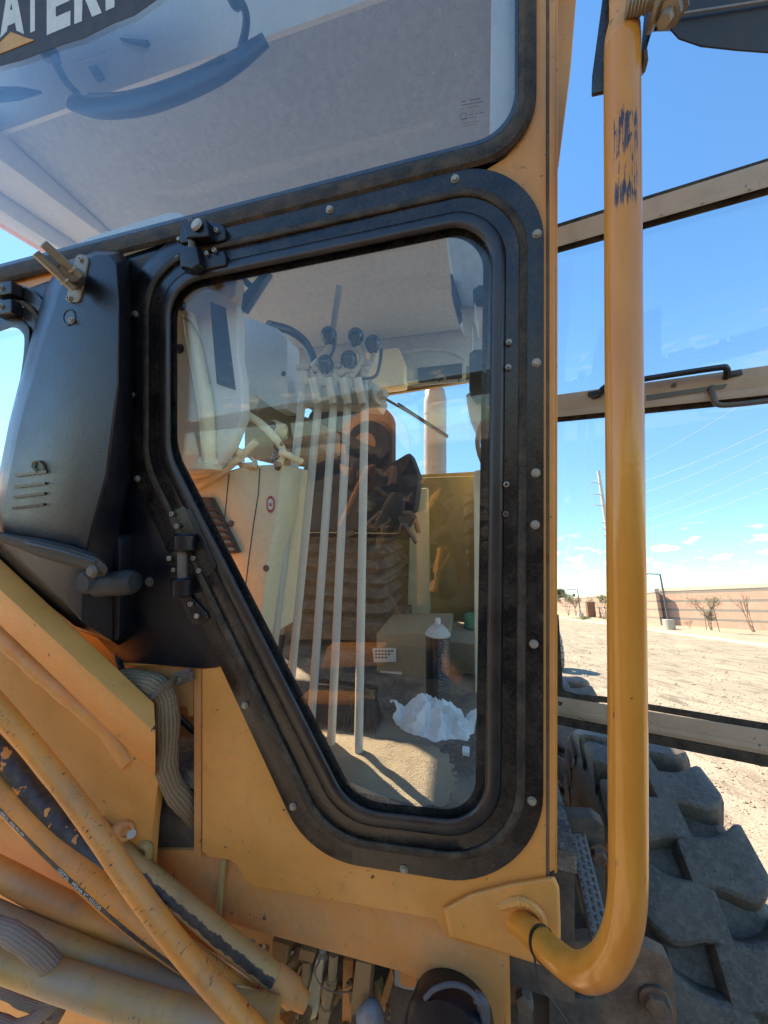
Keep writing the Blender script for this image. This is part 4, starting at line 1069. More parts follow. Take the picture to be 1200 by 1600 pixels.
# ---- hand rail tube with mirror bracket
rail = crom([tuple(on_t(x, y, t)) for x, y, t in [(800, 1432, .70), (824, 1452, .655), (858, 1484, .60), (888, 1508, .565), (912, 1518, .535), (938, 1510, .505), (960, 1484, .485), (975, 1440, .47), (981, 1380, .463), (981, 1300, .462),
            (980, 1100, .462), (978, 900, .464), (976, 700, .470), (974, 500, .478), (973, 300, .487), (972, 150, .494), (972, 70, .497)]], 10)
b = MB(); b.tube(rail, .0214, 40); rl = b.build('grab_rail', 'tube', G, ang=60)
pa = on_t(972, 66, .497); pb = on_t(974, -60, .50)
b = MB(); 
def flatring(c, rx, ry, rz): return [c + Vector((math.cos(k * math.pi / 10) * rx, 0, math.sin(k * math.pi / 10) * rz)) for k in range(20)]
b.loft([flatring(pa + Vector((0, -.004, 0)), .0212, 0, .0212), flatring(pa.lerp(pb, .12), .0205, 0, .019), flatring(pa.lerp(pb, .3), .016, 0, .010), flatring(pa.lerp(pb, .5), .0165, 0, .008), flatring(pb, .0165, 0, .008)])
b.build('flattened_rail_end', 'yellow', rl)
b = MB(); vs = [on_t(x, y, t) for x, y, t in [(949, -60, .52), (925, 118, .54), (924, 146, .545), (943, 142, .53), (943, 104, .525), (966, 60, .515), (990, -60, .51)]]
b.loft([vs, [v + Vector((.002, 0, -.006)) for v in vs]]); mb_ = b.build('mirror_bracket', 'blackpaint', G, bevel=.001)
vs = [on_t(x, y, t) for x, y, t in [(1012, -40, .50), (1003, 60, .50), (1001, 98, .50), (1006, 90, .51), (1018, 45, .51), (1036, 30, .51), (1046, -40, .51)]]
b = MB(); b.loft([vs, [v + Vector((.002, 0, -.006)) for v in vs]]); b.build('bracket_plate', 'blackpaint', mb_, bevel=.001)
b = MB(); c0 = on_t(978, 13, .475); b.lathe(c0, Vector((1, -.1, .1)), [(0, .0105)] + [(.002 * i, .0115 if i % 2 else .0098) for i in range(1, 13)] + [(.03, .009), (.045, .009)], 18); b.build('threaded_bolt', 'tan_metal', mb_)
b = MB(); b.lathe(on_t(1018, 12, .475), Vector((1, -.1, .1)), [(0, .022), (.004, .023), (.008, .019), (.012, .012)], 20); b.build('washer_stack', 'tan_metal', mb_)
b = MB(); b.lathe(on_t(1050, 12, .47), Vector((-.45, -.9, .35)), [(0, .019), (.003, .019), (.004, .0145), (.017, .0145), (.018, .0085), (.032, .0075)], 6); b.build('nut', 'tan_metal', mb_)
b = MB(); b.lathe(on_t(1001, 100, .50), Vector((1, .1, 0)), [(0, .013), (.004, .013), (.007, .006)], 6); b.build('nut', 'darkbolt', mb_)
# mirror shell
b = MB(); mo = [(1040, 40), (1060, 62), (1095, 74), (1150, 80), (1230, 86), (1330, 90), (1330, -160), (1040, -160), (1028, -60)]
b.loft([[on_t(x, y, .50) for x, y in mo], [on_t(1170 + (x - 1170) * 1.0, -40 + (y + 40) * 1.0, .53) for x, y in mo], [on_t(1190 + (x - 1190) * .9, -60 + (y + 60) * .93, .57) for x, y in mo]])
mr = b.build('wing_mirror', 'wiper', G, bevel=.006, seg=3)
b = MB(); b.tube(crom([on_t(x, y, .495) for x, y in [(1045, 25), (1090, 18), (1180, 4), (1330, -20)]], 6), .0022, 6); b.build('mirror_seam', 'hosegrey', mr)
b = MB(); b.tube([on_t(1028, 30, .51), on_t(1052, 30, .52)], .011, 10); b.build('mirror_stub', 'plastic', mr)
# cable tie on the rail
i_t = 17; c_ = rail[i_t]; d_ = (rail[i_t + 1] - rail[i_t - 1]).normalized(); e_ = d_.orthogonal().normalized(); g_ = d_.cross(e_)
ti = [c_ + (e_ * math.cos(k * math.pi / 16) + g_ * math.sin(k * math.pi / 16)) * .0222 for k in range(33)]
b = MB(); vs = []
for p in ti:
    o_ = (p - c_).normalized() * .0014
    vs += [p - d_ * .0028, p + d_ * .0028, p + d_ * .0028 + o_, p - d_ * .0028 + o_]
b.add(vs, [[4 * i + j, 4 * i + (j + 1) % 4, 4 * i + 4 + (j + 1) % 4, 4 * i + 4 + j] for i in range(32) for j in range(4)])
tie = b.build('cable_tie', 'plastic', rl)
b = MB(); b.tube(crom([ti[8] , on_t(838, 1520, .62), on_t(848, 1548, .63), on_t(860, 1560, .64), on_t(885, 1596, .64), on_t(900, 1630, .64)], 8), .0022, 6); b.build('tie_tail', 'wiper', rl)

# ---- open door
def dbar(pa, pb, off0, off1, name, mat, parent, bev=.003):
    """bar on the door plane between two pixel polylines (top edge pa, bottom edge pb)."""
    b = MB(ident); N = len(pa); vs = []
    for off in (off0, off1): vs += [dr(x, y, off) for x, y in pa] + [dr(x, y, off) for x, y in pb]
    fs = []
    for i in range(N - 1):
        fs += [[i, i + 1, N + i + 1, N + i], [2 * N + i, 3 * N + i, 3 * N + i + 1, 2 * N + i + 1], [i, 2 * N + i, 2 * N + i + 1, i + 1], [N + i, N + i + 1, 3 * N + i + 1, 3 * N + i]]
    fs += [[0, N, 3 * N, 2 * N], [N - 1, 3 * N - 1, 4 * N - 1, 2 * N - 1]]
    b.add(vs, fs); return b.build(name, mat, parent, bevel=bev)
X0, X1 = 800, 1330
def ln(x, ya, yb): return ya + (x - 870) * (yb - ya) / 330    # line through (870, ya) and (1200, yb)
def L2(ya, yb): return [(X0, ln(X0, ya, yb)), (X1, ln(X1, ya, yb))]
door = dbar(L2(356, 252), L2(386, 292), -.03, .02, 'cab_door', 'doorframe', G)
dbar(L2(350, 247), L2(358, 256), -.03, .012, 'door_top_seal', 'rubber', door)
dbar(L2(386, 292), L2(396, 305), -.03, .006, 'door_glass_seal', 'rubber', door)
dbar(L2(377, 281), L2(386, 292), -.01, .026, 'door_frame_ledge', 'doorframe', door, .002)
dbar(L2(617, 571), L2(645, 606), -.03, .025, 'door_mid_bar', 'doorframe', door)
dbar(L2(643, 604), L2(652, 617), -.02, .032, 'mid_bar_ledge', 'doorframe', door, .002)
dbar(L2(651, 616), L2(660, 628), -.03, .006, 'door_glass_seal', 'rubber', door)
dbar([(X0, 1040), (872, 1064), (882, 1078), (900, 1084), (945, 1088), (1015, 1100), (1200, 1130), (1330, 1151)], [(X0, 1060), (866, 1082), (876, 1090), (896, 1094), (945, 1098), (1015, 1110), (1200, 1142), (1330, 1163)], -.03, .008, 'door_glass_seal', 'rubber', door)
dbar([(860, 960), (873, 960)], [(860, 1070), (880, 1078)], -.03, .008, 'door_corner_seal', 'rubber', door)
dbar(L2(1088, 1141), L2(1118, 1180), -.03, .022, 'door_lower_rail', 'doorframe', door)
dbar(L2(1106, 1166), L2(1114, 1176), -.03, .028, 'lower_rail_ledge', 'doorframe', door, .002)
dbar(L2(1116, 1178), L2(1132, 1199), -.03, .016, 'door_bottom_seal', 'rubber', door)
dbar(L2(352, 250), L2(655, 620), -.014, -.009, 'upper_door_glass', 'doorglass', door, 0)
dbar(L2(652, 616), L2(1095, 1148), -.014, -.009, 'lower_door_glass', 'doorglass', door, 0)
b = MB(ident); b.tube(crom([dr(x, y, o_) for x, y, o_ in [(926, 619, .026), (936, 617, .04), (942, 607, .055), (960, 600, .06), (1040, 587, .06), (1120, 575, .06), (1134, 575, .055), (1136, 584, .04), (1134, 590, .026)]], 8), .0085, 12)
dh = b.build('door_handle', 'seal', door)
for pts in ([(918, 613), (944, 608), (945, 616), (919, 621)], [(1132, 582), (1158, 577), (1160, 586), (1134, 592)]):
    b = MB(ident); b.slab([dr(x, y, .0255) for x, y in pts], DN * .006); hpz = b.build('handle_plate', 'seal', dh, bevel=.003)
b = MB(ident); b.slab([dr(x, y, .0255) for x, y in [(1010, 618), (1136, 600), (1132, 607), (1010, 626)]], DN * .002); b.build('latch_slot', 'knob', door)
b = MB(ident); b.tube(crom([dr(x, y, o_) for x, y, o_ in [(1112, 604, .03), (1114, 620, .045), (1122, 632, .05), (1150, 632, .05), (1220, 624, .05), (1330, 612, .05)]], 8), .0075, 12); b.build('latch_rod', 'darkbolt', door)
for x, y in ((1053, 602), (1153, 583)):
    b = MB(ident); p = dr(x, y, .026); b.lathe(p, DN, [(0, .007), (.004, .006)], 12, ident); b.build('rivet', 'darkbolt', door)
for (ya, yb) in ((379, 284), (646, 607)):
    for x in (900, 1034, 1098, 1172):
        b = MB(ident); p = dr(x, ln(x, ya, yb) + 3, .028); b.lathe(p, DN, [(0, .004), (.003, .003)], 10, ident); b.build('rivet', 'doorframe', door)

# ---- rear wheel with big lugs
def wheel(cR, cB, width, rad, parent, label=None, name='rear_wheel', mat='tyre', nlug=18):
    """cR: level distance to the door side of the tyre middle, cB: distance to the rear."""
    C0 = RX * cR + BX * cB; C0 = Vector((C0.x, C0.y, rad))
    def cyl(a, r, w): # angle from the top towards the front, radius, lateral offset
        return C0 + RX * w + (-BX * math.sin(a) + Vector((0, 0, 1)) * math.cos(a)) * r
    b = MB(ident); seg = 72; h = width / 2; r0 = rad * .905
    pr = [(r0 - .36, -h * .55), (r0 - .30, -h * .80), (r0 - .20, -h * .97), (r0 - .09, -h * .98), (r0 - .03, -h * .9), (r0, -h * .7), (r0, h * .7), (r0 - .03, h * .9), (r0 - .09, h * .98), (r0 - .20, h * .97), (r0 - .30, h * .8), (r0 - .36, h * .55)]
    vs = [cyl(2 * math.pi * i / seg, r, w) for i in range(seg) for r, w in pr]; n = len(pr)
    b.add(vs, [[i * n + k, i * n + (k + 1) % n, ((i + 1) % seg) * n + (k + 1) % n, ((i + 1) % seg) * n + k] for i in range(seg) for k in range(n)])
    t = b.build(name, mat, parent)
    if label: t['label'] = label
    # lugs: S-shaped bars from the shoulder past the middle, alternating sides
    lb = MB(ident); da = 2 * math.pi / nlug
    for s_ in (-1, 1):
        for i in range(nlug):
            a0 = i * da + (da * .5 if s_ < 0 else 0)
            cols = []
            M_ = 11
            for k in range(M_):
                f = k / (M_ - 1); w = s_ * (h * 1.0 - f * h * 1.13)
                skew = da * (.40 * f + .10 * math.sin(f * 5.2))            # chevron slant
                hw = da * (.365 - .06 * f) * (1 if k not in (0,) else .9) + da * .035 * math.sin(f * 7)
                rt = rad * (1 - .022 * (1 - min(1, f * 4)) ** 2 - .012 * f)
                cols.append((a0 + skew, hw, w, rt))
            def sec(a, hw, w, rt, base):
                return [cyl(a - hw * 1.12, base, w), cyl(a - hw * .96, rt * .985, w), cyl(a - hw * .82, rt, w), cyl(a + hw * .82, rt, w), cyl(a + hw * .96, rt * .985, w), cyl(a + hw * 1.12, base, w)]
            rings = []
            a, hw, w, rt = cols[0]
            rings.append(sec(a, hw, w * .97, r0 - .075 * 1.0, r0 - .10))
            rings.append(sec(a, hw, w * 1.015, rt * .972, r0 - .085))
            rings.append(sec(a, hw, w * .985, rt * .997, r0 - .06))
            for c_ in cols[1:]: rings.append(sec(*c_, r0 - .012))
            a, hw, w, rt = cols[-1]
            rings.append(sec(a + da * .03, hw * .8, w - s_ * h * .05, r0 + .004, r0 - .015))
            lb.loft(rings)
    lb.build('tread_lugs', mat, t, bevel=.004, seg=2, ang=40)
    rb = MB(ident); rb.v = []
    pr = [(.22, -h * .3), (r0 - .36, -h * .5), (r0 - .30, -h * .62), (r0 - .30, h * .62), (r0 - .36, h * .5), (.22, h * .3)]
    vs = [cyl(2 * math.pi * i / 40, r, w) for i in range(40) for r, w in pr]; n = 6
    rb.add(vs, [[i * n + k, i * n + (k + 1) % n, ((i + 1) % 40) * n + (k + 1) % n, ((i + 1) % 40) * n + k] for i in range(40) for k in range(n)])
    rb.build('rim', 'yellow_dusty', t); return t
wheel(.62, 2.14, .40, .70, G, 'large lugged tyre in front of the open door')
wheel(.62, 3.70, .40, .70, G, 'second lugged tyre further back in shadow')
# chassis bits around the step
def rbox(r0_, r1_, b0, b1, z0, z1, name, mat, parent, bev=.004):
    b = MB(ident); c = RX * ((r0_ + r1_) / 2) + BX * ((b0 + b1) / 2)
    vs = [RX * r + BX * bb + Vector((0, 0, z)) for r in (r0_, r1_) for bb in (b0, b1) for z in (z0, z1)]
    b.add(vs, [[0, 1, 3, 2], [4, 6, 7, 5], [0, 4, 5, 1], [2, 3, 7, 6], [0, 2, 6, 4], [1, 5, 7, 3]], ident); return b.build(name, mat, parent, bevel=bev)
rbox(-.55, .14, 1.15, 3.9, .55, 1.34, 'chassis_frame', 'underbody', G)
rbox(.12, .24, 1.35, 1.9, .9, 1.22, 'tandem_case', 'underbody', G)
def tplate(pts, t0, dt, name, mat, parent, bev=.003):
    b = MB(); f0 = [on_t(x, y, t0 if not isinstance(t0, (list, tuple)) else t0[i]) for i, (x, y) in enumerate(pts)]
    b.loft([f0, [p + Vector((0, 0, -dt)) for p in f0]]); return b.build(name, mat, parent, bevel=bev)
st = tplate([(850, 1279), (920, 1280), (940, 1285), (945, 1300), (946, 1560), (850, 1560)], 1.02, .02, 'step_bracket', 'underbody', G)
tplate([(850, 1276), (928, 1279), (944, 1290), (946, 1304), (850, 1300)], .97, .04, 'bracket_flange', 'underbody', st, .006)
for x, y, r_ in ((872, 1291, .012), (875, 1328, .020), (934, 1334, .020)):
    hexbolt('bolt', on_t(x, y, 1.0 if y > 1300 else .965), r_, .02, st, mat='rust')
# checkered step tread leaning back
q4 = [on_t(890, 1302, .97), on_t(915, 1301, .97), on_t(956, 1466, .80), on_t(926, 1470, .80)]
pn = (q4[1] - q4[0]).cross(q4[3] - q4[0]).normalized()
if pn.z < 0: pn = -pn
b = MB(); b.loft([q4, [p - pn * .02 for p in q4]]); tr_ = b.build('step_tread', 'stepsteel', st, bevel=.003)
b = MB()
for i in range(13):
    for j in range(3):
        f = (i + .5 + (.25 if j == 1 else -.1)) / 13; g_ = (j + .5) / 3
        if f > .98: continue
        p = q4[0].lerp(q4[3], f).lerp(q4[1].lerp(q4[2], f), g_)
        b.lathe(p - pn * .001, pn, [(0, .0052), (.003, .0046), (.0045, .0025)], 8)
b.build('tread_studs', 'darkbolt', tr_)
tplate([(893, 1306), (902, 1365), (924, 1466), (914, 1452), (886, 1330)], .93, .01, 'step_side', 'rust', st, .001)
fp = tplate([(790, 1488), (880, 1475), (945, 1468), (1012, 1482), (1044, 1498), (1052, 1516), (1058, 1580), (1056, 1680), (790, 1680)], [.86, .86, .86, .84, .84, .84, .84, .84, .86], .03, 'chassis_side_plate', 'rust', G, .004)
hexbolt('bolt', on_t(1022, 1562, .835), .024, .02, fp, mat='rust')
b = MB(); b.lathe(on_t(1022, 1562, .838), (-.6, .4, 1), [(0, .034), (.004, .034), (.006, .022)], 24); b.build('washer', 'darkbolt', fp)
tplate([(806, 1500), (830, 1504), (834, 1620), (812, 1660)], .80, .02, 'bracket_bar', 'underbody', fp)
b = MB(); b.lathe(on_t(819, 1556, .78), (0, 0, 1), [(0, .018), (.015, .018), (.02, .010)], 6); b.build('nut', 'darkbolt', fp)
tplate([(858, 1560), (930, 1562), (940, 1660), (858, 1660)], .80, .01, 'dark_opening', 'underbody', fp)

# ================================================================== inside the cab
VC = 1.25; FL = -.62
def lb(u0, u1, v0, v1, n0, n1, name, mat, parent, bevel=.004):
    b = MB(); b.box(((u0 + u1) / 2, (v0 + v1) / 2, (n0 + n1) / 2), ((u1 - u0) / 2, (v1 - v0) / 2, (n1 - n0) / 2)); return b.build(name, mat, parent, bevel=bevel)
roof = lb(-2.0, .40, 1.66, 1.80, -1.75, .05, 'cab_roof', 'yellow', G, .02)
lb(.30, .38, 1.13, 1.655, -1.52, -.06, 'roof_side_wall', 'yellow', G)
lb(-1.66, -1.59, 1.13, 1.655, -1.52, -.06, 'roof_side_wall', 'yellow', G)
lb(-1.66, .38, 1.0, 1.655, -1.60, -1.525, 'roof_rear_wall', 'yellow', G)
# headliner with a raised folded field
b = MB()
def hp_(u, v, n): return (u, v, n)
o4 = [(-1.335, -.14), (.33, -.14), (.33, -1.46), (-1.335, -1.46)]
i4 = [(-1.0, -.42), (.05, -.42), (.05, -1.12), (-1.0, -1.12)]
j4 = [(-.94, -.48), (-.01, -.48), (-.01, -1.05), (-.94, -1.05)]
vc = lambda n: VC + (n + .14) * .15
vs = [(u, vc(n), n) for u, n in o4] + [(u, vc(n), n) for u, n in i4] + [(u, vc(n) + .035, n) for u, n in j4] + [(u, VC + .13, n) for u, n in o4]
fs = [[i, (i + 1) % 4, 4 + (i + 1) % 4, 4 + i] for i in range(4)] + [[4 + i, 4 + (i + 1) % 4, 8 + (i + 1) % 4, 8 + i] for i in range(4)] + [[8, 9, 10, 11]] + [[i, 12 + i, 12 + (i + 1) % 4, (i + 1) % 4] for i in range(4)] + [[12, 13, 14, 15]]
b.add(vs, fs); hl = b.build('headliner', 'liner', G, bevel=.012, seg=3)
# front header panel above the windshield
b = MB(); b.loft([[(-1.6, 1.245, -.135), (-1.6, 1.26, -.19), (-1.6, 1.65, -.15), (-1.6, 1.65, -.10)], [(.29, 1.245, -.135), (.29, 1.26, -.19), (.29, 1.65, -.15), (.29, 1.65, -.10)]]); fh = b.build('front_header', 'white', G, bevel=.003)
b = MB(); b.pxprism([(137, 104), (149, 100), (158, 117), (147, 121)], -.14, -.118, at=-.118); b.build('header_clip', 'plastic', fh, bevel=.002)
b = MB(); b.pxprism([(186, 59), (230, 62), (226, 67), (205, 64)], -.14, -.116, at=-.116); b.build('header_slot', 'plastic', fh)
b = MB(); b.tube([on_n(100, 105, -.120), on_n(170, 80, -.118)], .0016, 6); b.build('header_seam', 'galv', fh)
# left side rails of the roof and the far side of the cab
lb(-1.50, -1.34, 1.16, 1.32, -1.46, -.10, 'side_roof_rail', 'white', G, .012)
lb(-1.58, -1.505, 1.10, 1.20, -1.46, -.10, 'side_window_header', 'white', G, .008)
lb(-1.62, -1.55, FL, .0, -1.46, -.02, 'far_side_panel', 'cream', G)
lb(-1.62, -1.52, -.7, 1.1, -1.50, -1.40, 'far_rear_pillar', 'white', G)
b = MB(); b.prism([(-1.36, -.4), (-1.40, .9), (-1.36, 1.06), (-1.32, 1.06), (-1.30, .9), (-1.28, -.4)], -.05, -.012); b.build('far_front_pillar', 'cream', G)
# pale tab above the windshield seal
b = MB(); b.pxprism([(96, 402), (132, 372), (262, 331), (280, 331), (292, 344), (292, 372), (96, 420)], -.045, -.02); b.build('defroster_cover', 'white', G, bevel=.006)
# right front pillar trim behind the windshield
b = MB(); b.pxprism([(769, -80), (812, -80), (812, 260), (765, 250)], -.05, -.025); b.build('pillar_trim', 'white', G, bevel=.003)
# header behind the cross bar between the windows
b = MB(); b.pxprism([(270, 372), (800, 246), (800, 330), (560, 374), (380, 420), (270, 440)], -.035, -.012); b.build('cross_bar', 'blackpaint', G)
# rear wall with the rear window opening
def rw(px, py, n=-1.5): return tuple(on_n(px, py, n)[:2])
wall_o = [(-1.60, -.75), (.36, -.75), (.36, 1.15), (-1.60, 1.15)]
wL, wR = rw(300, 665), rw(757, 592); wBL, wBR = rw(300, 762), rw(757, 736)
b = MB(); b.prism([(-1.6, -.75), (.36, -.75), (.36, wBR[1]), wBR, wBL, (-1.6, wBL[1])], -1.53, -1.5); rwll = b.build('rear_wall', 'mustard', G)
b = MB(); b.prism([(-1.6, wL[1]), wL, wR, (.36, wR[1]), (.36, 1.15), (-1.6, 1.15)], -1.53, -1.5); b.build('rear_wall_top', 'mustard', rwll)
b = MB(); b.prism([(wR[0], wBR[1]), (.36, wBR[1]), (.36, wR[1]), wR], -1.53, -1.5); b.build('rear_wall_side', 'mustard', rwll)
b = MB(); b.prism([rw(250, 640), rw(560, 600), rw(600, 590), rw(770, 570), rw(770, 500), rw(250, 560)], -1.5, -1.47); b.build('rear_header', 'liner', rwll, bevel=.008)
# rear header details
b = MB(); b.pxprism([(556, 552), (622, 542), (632, 566), (632, 602), (560, 612)], -1.46, -1.36, at=-1.36); b.build('speaker_box', 'cream', rwll, bevel=.012)
b = MB(); b.pxprism(rpoly([(625, 548), (728, 540), (728, 596), (632, 604)], [4, 60, 4, 4], 8), -1.468, -1.455, at=-1.455); b.build('vent_recess', 'liner', rwll, bevel=.004)
vb = MB(); vb.pxprism([(652, 575), (722, 567), (722, 590), (654, 598)], -1.455, -1.44, at=-1.44); vbo = vb.build('rear_vent', 'plastic', rwll, bevel=.004)
for x in (658, 686, 716):
    b = MB(); b.pxprism([(x, 573), (x + 2, 573), (x + 2, 596), (x, 597)], -1.44, -1.435, at=-1.435); b.build('vent_fin', 'seat', vbo)
b = MB(); b.tube(crom([on_n(x, y, -1.452) for x, y in [(625, 552), (660, 546), (700, 548), (728, 560)]], 8), .012, 8); b.build('recess_lip', 'liner', rwll)
b = MB(); b.tube([on_n(600, 603, -1.46), on_n(728, 588, -1.46)], .014, 8); b.build('window_top_trim', 'cream', rwll)
b = MB(); b.pxprism([(598, 606), (742, 588), (742, 592), (598, 611)], -1.49, -1.465, at=-1.465); b.build('window_top_seal', 'seal', rwll)
b = MB(); b.pxprism([(300, 665), (757, 592), (757, 736), (300, 762)], -1.52, -1.515, at=-1.515); b.build('rear_window_glass', 'doorglass', rwll)
# wiper on the rear window
b = MB(); b.tube([on_n(600, 622, -1.44), on_n(640, 645, -1.46), on_n(700, 683, -1.47)], .008, 8); rwp = b.build('rear_wiper', 'darkbolt', rwll)
b = MB(); b.tube([on_n(622, 630, -1.48), on_n(660, 655, -1.48), on_n(700, 681, -1.48)], .006, 6); b.build('wiper_blade', 'plastic', rwp)
# right ceiling light and door post parts
b = MB(); b.pxprism([(699, 392), (752, 384), (790, 384), (790, 505), (722, 505), (712, 470), (705, 430)], -.60, -.40, at=-.50); b.build('side_console', 'liner', G, bevel=.015)
b = MB(); b.pxprism([(704, 430), (708, 432), (722, 492), (716, 498), (706, 462)], -.42, -.37, at=-.38); b.build('console_slot', 'plastic', G, bevel=.002)
dl = MB(); dl.pxprism([(738, 455), (748, 448), (790, 446), (790, 476), (744, 476)], -.46, -.34, at=-.35); dlo = dl.build('cab_light', 'plastic', G, bevel=.006)
b = MB(); b.pxprism([(740, 473), (790, 474), (790, 505), (748, 504)], -.46, -.36, at=-.36); b.build('light_lens', 'white', dlo, bevel=.004)
b = MB(); b.pxprism([(738, 506), (790, 506), (790, 750), (764, 760), (760, 690), (742, 640), (738, 600)], -.62, -.52, at=-.52); dp = b.build('door_post_trim', 'white', G, bevel=.01)
b = MB(); b.pxprism([(733, 552), (742, 547), (790, 547), (790, 627), (744, 627), (733, 612)], -.54, -.47, at=-.48); b.build('post_box', 'plastic', dp, bevel=.01)
b = MB(); b.pxprism([(728, 618), (738, 612), (762, 650), (766, 740), (752, 690), (734, 650)], -.60, -.51, at=-.52); b.build('post_bracket', 'white', dp, bevel=.004)
b = MB(); b.pxprism([(740, 735), (790, 730), (790, 1300), (742, 1100)], -.66, -.58, at=-.58); b.build('door_sill_post', 'cream', G, bevel=.01)
b = MB(); b.tube(crom([on_n(x, y, n) for x, y, n in [(775, 635, -.25), (757, 655, -.25), (747, 680, -.27), (748, 705, -.3), (760, 740, -.33), (775, 800, -.3)]], 8), .0065, 10); b.build('steering_hose', 'wood', G)
lb(.20, .36, FL, .62, -1.5, -1.1, 'right_rear_corner', 'cream', G, .02)
# floor
b = MB(); b.box((-.52, FL - .02, -.76), (.88, .02, .745)); fl = b.build('cab_floor', 'floor', G)
lb(-1.40, .36, FL - .3, FL - .045, -1.5, -.03, 'floor_pan', 'underbody', G)
# lower rear wall: frame boxes and panels below the window
b = MB(); b.pxprism([(612, 748), (770, 742), (770, 1000), (612, 1010)], -1.50, -1.40, at=-1.40); rp_ = b.build('rear_panel', 'mustard', rwll, bevel=.01)
b = MB(); b.pxprism([(642, 765), (668, 762), (672, 960), (636, 965)], -1.40, -1.34, at=-1.34); b.build('panel_rib', 'cream', rwll, bevel=.01)
b = MB(); b.pxprism([(588, 990), (700, 990), (700, 1110), (588, 1118)], -.95, -.66, at=-.66); bx_ = b.build('seat_base_box', 'olive', G, bevel=.006)
b = MB(); b.pxprism([(582, 1013), (619, 1013), (619, 1034), (584, 1035)], -.658, -.655, at=-.655); pl_ = b.build('instruction_plate', 'paper', bx_)
mk_ = MB()
for r_ in range(3):
    for i in range(6 - r_): mk_.pxprism([(586 + i * 5, 1016 + r_ * 5), (589.5 + i * 5, 1016 + r_ * 5), (589.5 + i * 5, 1018.5 + r_ * 5), (586 + i * 5, 1018.5 + r_ * 5)], -.655, -.6543, at=-.6545)
mk_.build('plate_print', 'lamp', pl_)
b = MB(); b.pxprism([(594, 1049), (628, 1050), (629, 1078), (596, 1076)], -.658, -.656, at=-.656); b.build('paper_label', 'paper', bx_)
lb(-.95, .18, FL + .0, FL + .06, -1.0, -.96, 'floor_step', 'olive', G)
b = MB(); b.tube([on_n(430, 1042, -.75), on_n(600, 1046, -.75)], .022, 10); b.build('cross_tube', 'cream', G)
# seat: backrest, cushion, suspension bellows
b = MB(); bo = rpoly([rw(478, 632, -1.1), rw(612, 632, -1.1), rw(612, 800, -1.1), rw(478, 800, -1.1)], [.09, .09, .05, .05], 6)
b.prism(bo, -1.22, -1.1); seat = b.build('operator_seat', 'seat', G, bevel=.03, seg=3)
b = MB(); bo = rpoly([rw(440, 770, -.95), rw(640, 770, -.95), rw(628, 830, -.95), rw(440, 830, -.95)], .04, 6); b.prism(bo, -1.25, -.85); b.build('seat_cushion', 'seat', seat, bevel=.035, seg=3)
b = MB(); rings = []
for i in range(25):
    y = 838 + i * 5.4; k = (.5 + .5 * math.cos(i * math.pi / 2)); wdt = 84 + 14 * k
    c = on_n(526, y, -.95); hw = wdt / F * 1.65 * .98; hd = .16 + .03 * k
    rings.append([(c.x + sx * hw * (1 if abs(sy) < .9 else .92), c.y, -1.05 + sy * hd) for sx, sy in ((-1, -.8), (-.9, -1), (.9, -1), (1, -.8), (1, .8), (.9, 1), (-.9, 1), (-1, .8))])
b.loft(rings); b.build('suspension_bellows', 'seatdirty', seat, bevel=.004)
b = MB(); b.pxprism([(432, 975), (620, 978), (620, 1000), (432, 1000)], -1.2, -.82, at=-.82); b.build('seat_rail', 'seatdirty', seat, bevel=.006)
b = MB(); b.pxprism([(590, 735), (640, 705), (655, 745), (648, 800), (600, 815), (585, 790)], -1.05, -.92, at=-.92); b.build('armrest', 'seat', seat, bevel=.02)
rr2 = random.Random(12)
for k in range(9):   # cluttered dusty levers, wiring and catches beside the cushion
    x = rr2.uniform(548, 632); y = rr2.uniform(745, 850)
    b = MB(); b.tube(crom([on_n(x, y, -.86), on_n(x + rr2.uniform(-20, 20), y + rr2.uniform(-20, 20), -.84), on_n(x + rr2.uniform(-26, 26), y + rr2.uniform(5, 34), -.86)], 6), rr2.uniform(.006, .014), 8)
    b.build('seat_linkage', rr2.choice(['seatdirty', 'seatdirty', 'rust', 'darkbolt']), seat)
# cream console column on the left with seams, screws and round decal
cc = [(262, 720), (300, 742), (340, 740), (380, 728), (442, 724), (440, 750), (436, 800), (420, 880), (404, 1005), (372, 1010), (320, 900), (262, 790)]
b = MB(); b.pxprism(cc, -.34, -.14, at=-.14); con = b.build('console_column', 'cream', G, bevel=.01, seg=3)
for pts in ([(358, 740), (356, 760), (352, 800), (349, 830)], [(406, 732), (404, 770), (396, 820), (388, 880), (382, 930)]):
    b = MB(); b.tube([on_n(x, y, -.1395) for x, y in pts], .0016, 6); b.build('panel_seam', 'knob', con)
for x, y in ((361, 818), (416, 888), (434, 730)): hexbolt('screw', on_n(x, y, -.139), .007, .004, con, mat='darkbolt', socket=True)
# decal: red ring, white centre, numerals 360
dc = on_n(423, 788, -.138)
def disc(c, r_, n0, mat, name, par, sy=1.35):
    b = MB(); b.prism([(c.x + math.cos(a * math.pi / 16) * r_, c.y + math.sin(a * math.pi / 16) * r_ * sy) for a in range(32)], n0, n0 + .0006); return b.build(name, mat, par, smooth=False)
dd = disc(dc, .0135, -.1385, 'paper', 'round_decal', con, 1.75); disc(dc, .0125, -.1377, 'red', 'decal_ring', dd, 1.78); disc(dc, .0085, -.1369, 'paper', 'decal_centre', dd, 1.75)
vs, fs = text_mesh('360', .013, .0004); mx = max(v[0] for v in vs); my = max(v[1] for v in vs)
b = MB(); b.add([(dc.x + (v[0] - mx / 2) * .62, dc.y + (v[1] - my / 2) * 1.0, -.1358) for v in vs], fs); b.build('decal_number', 'red', dd, smooth=False)
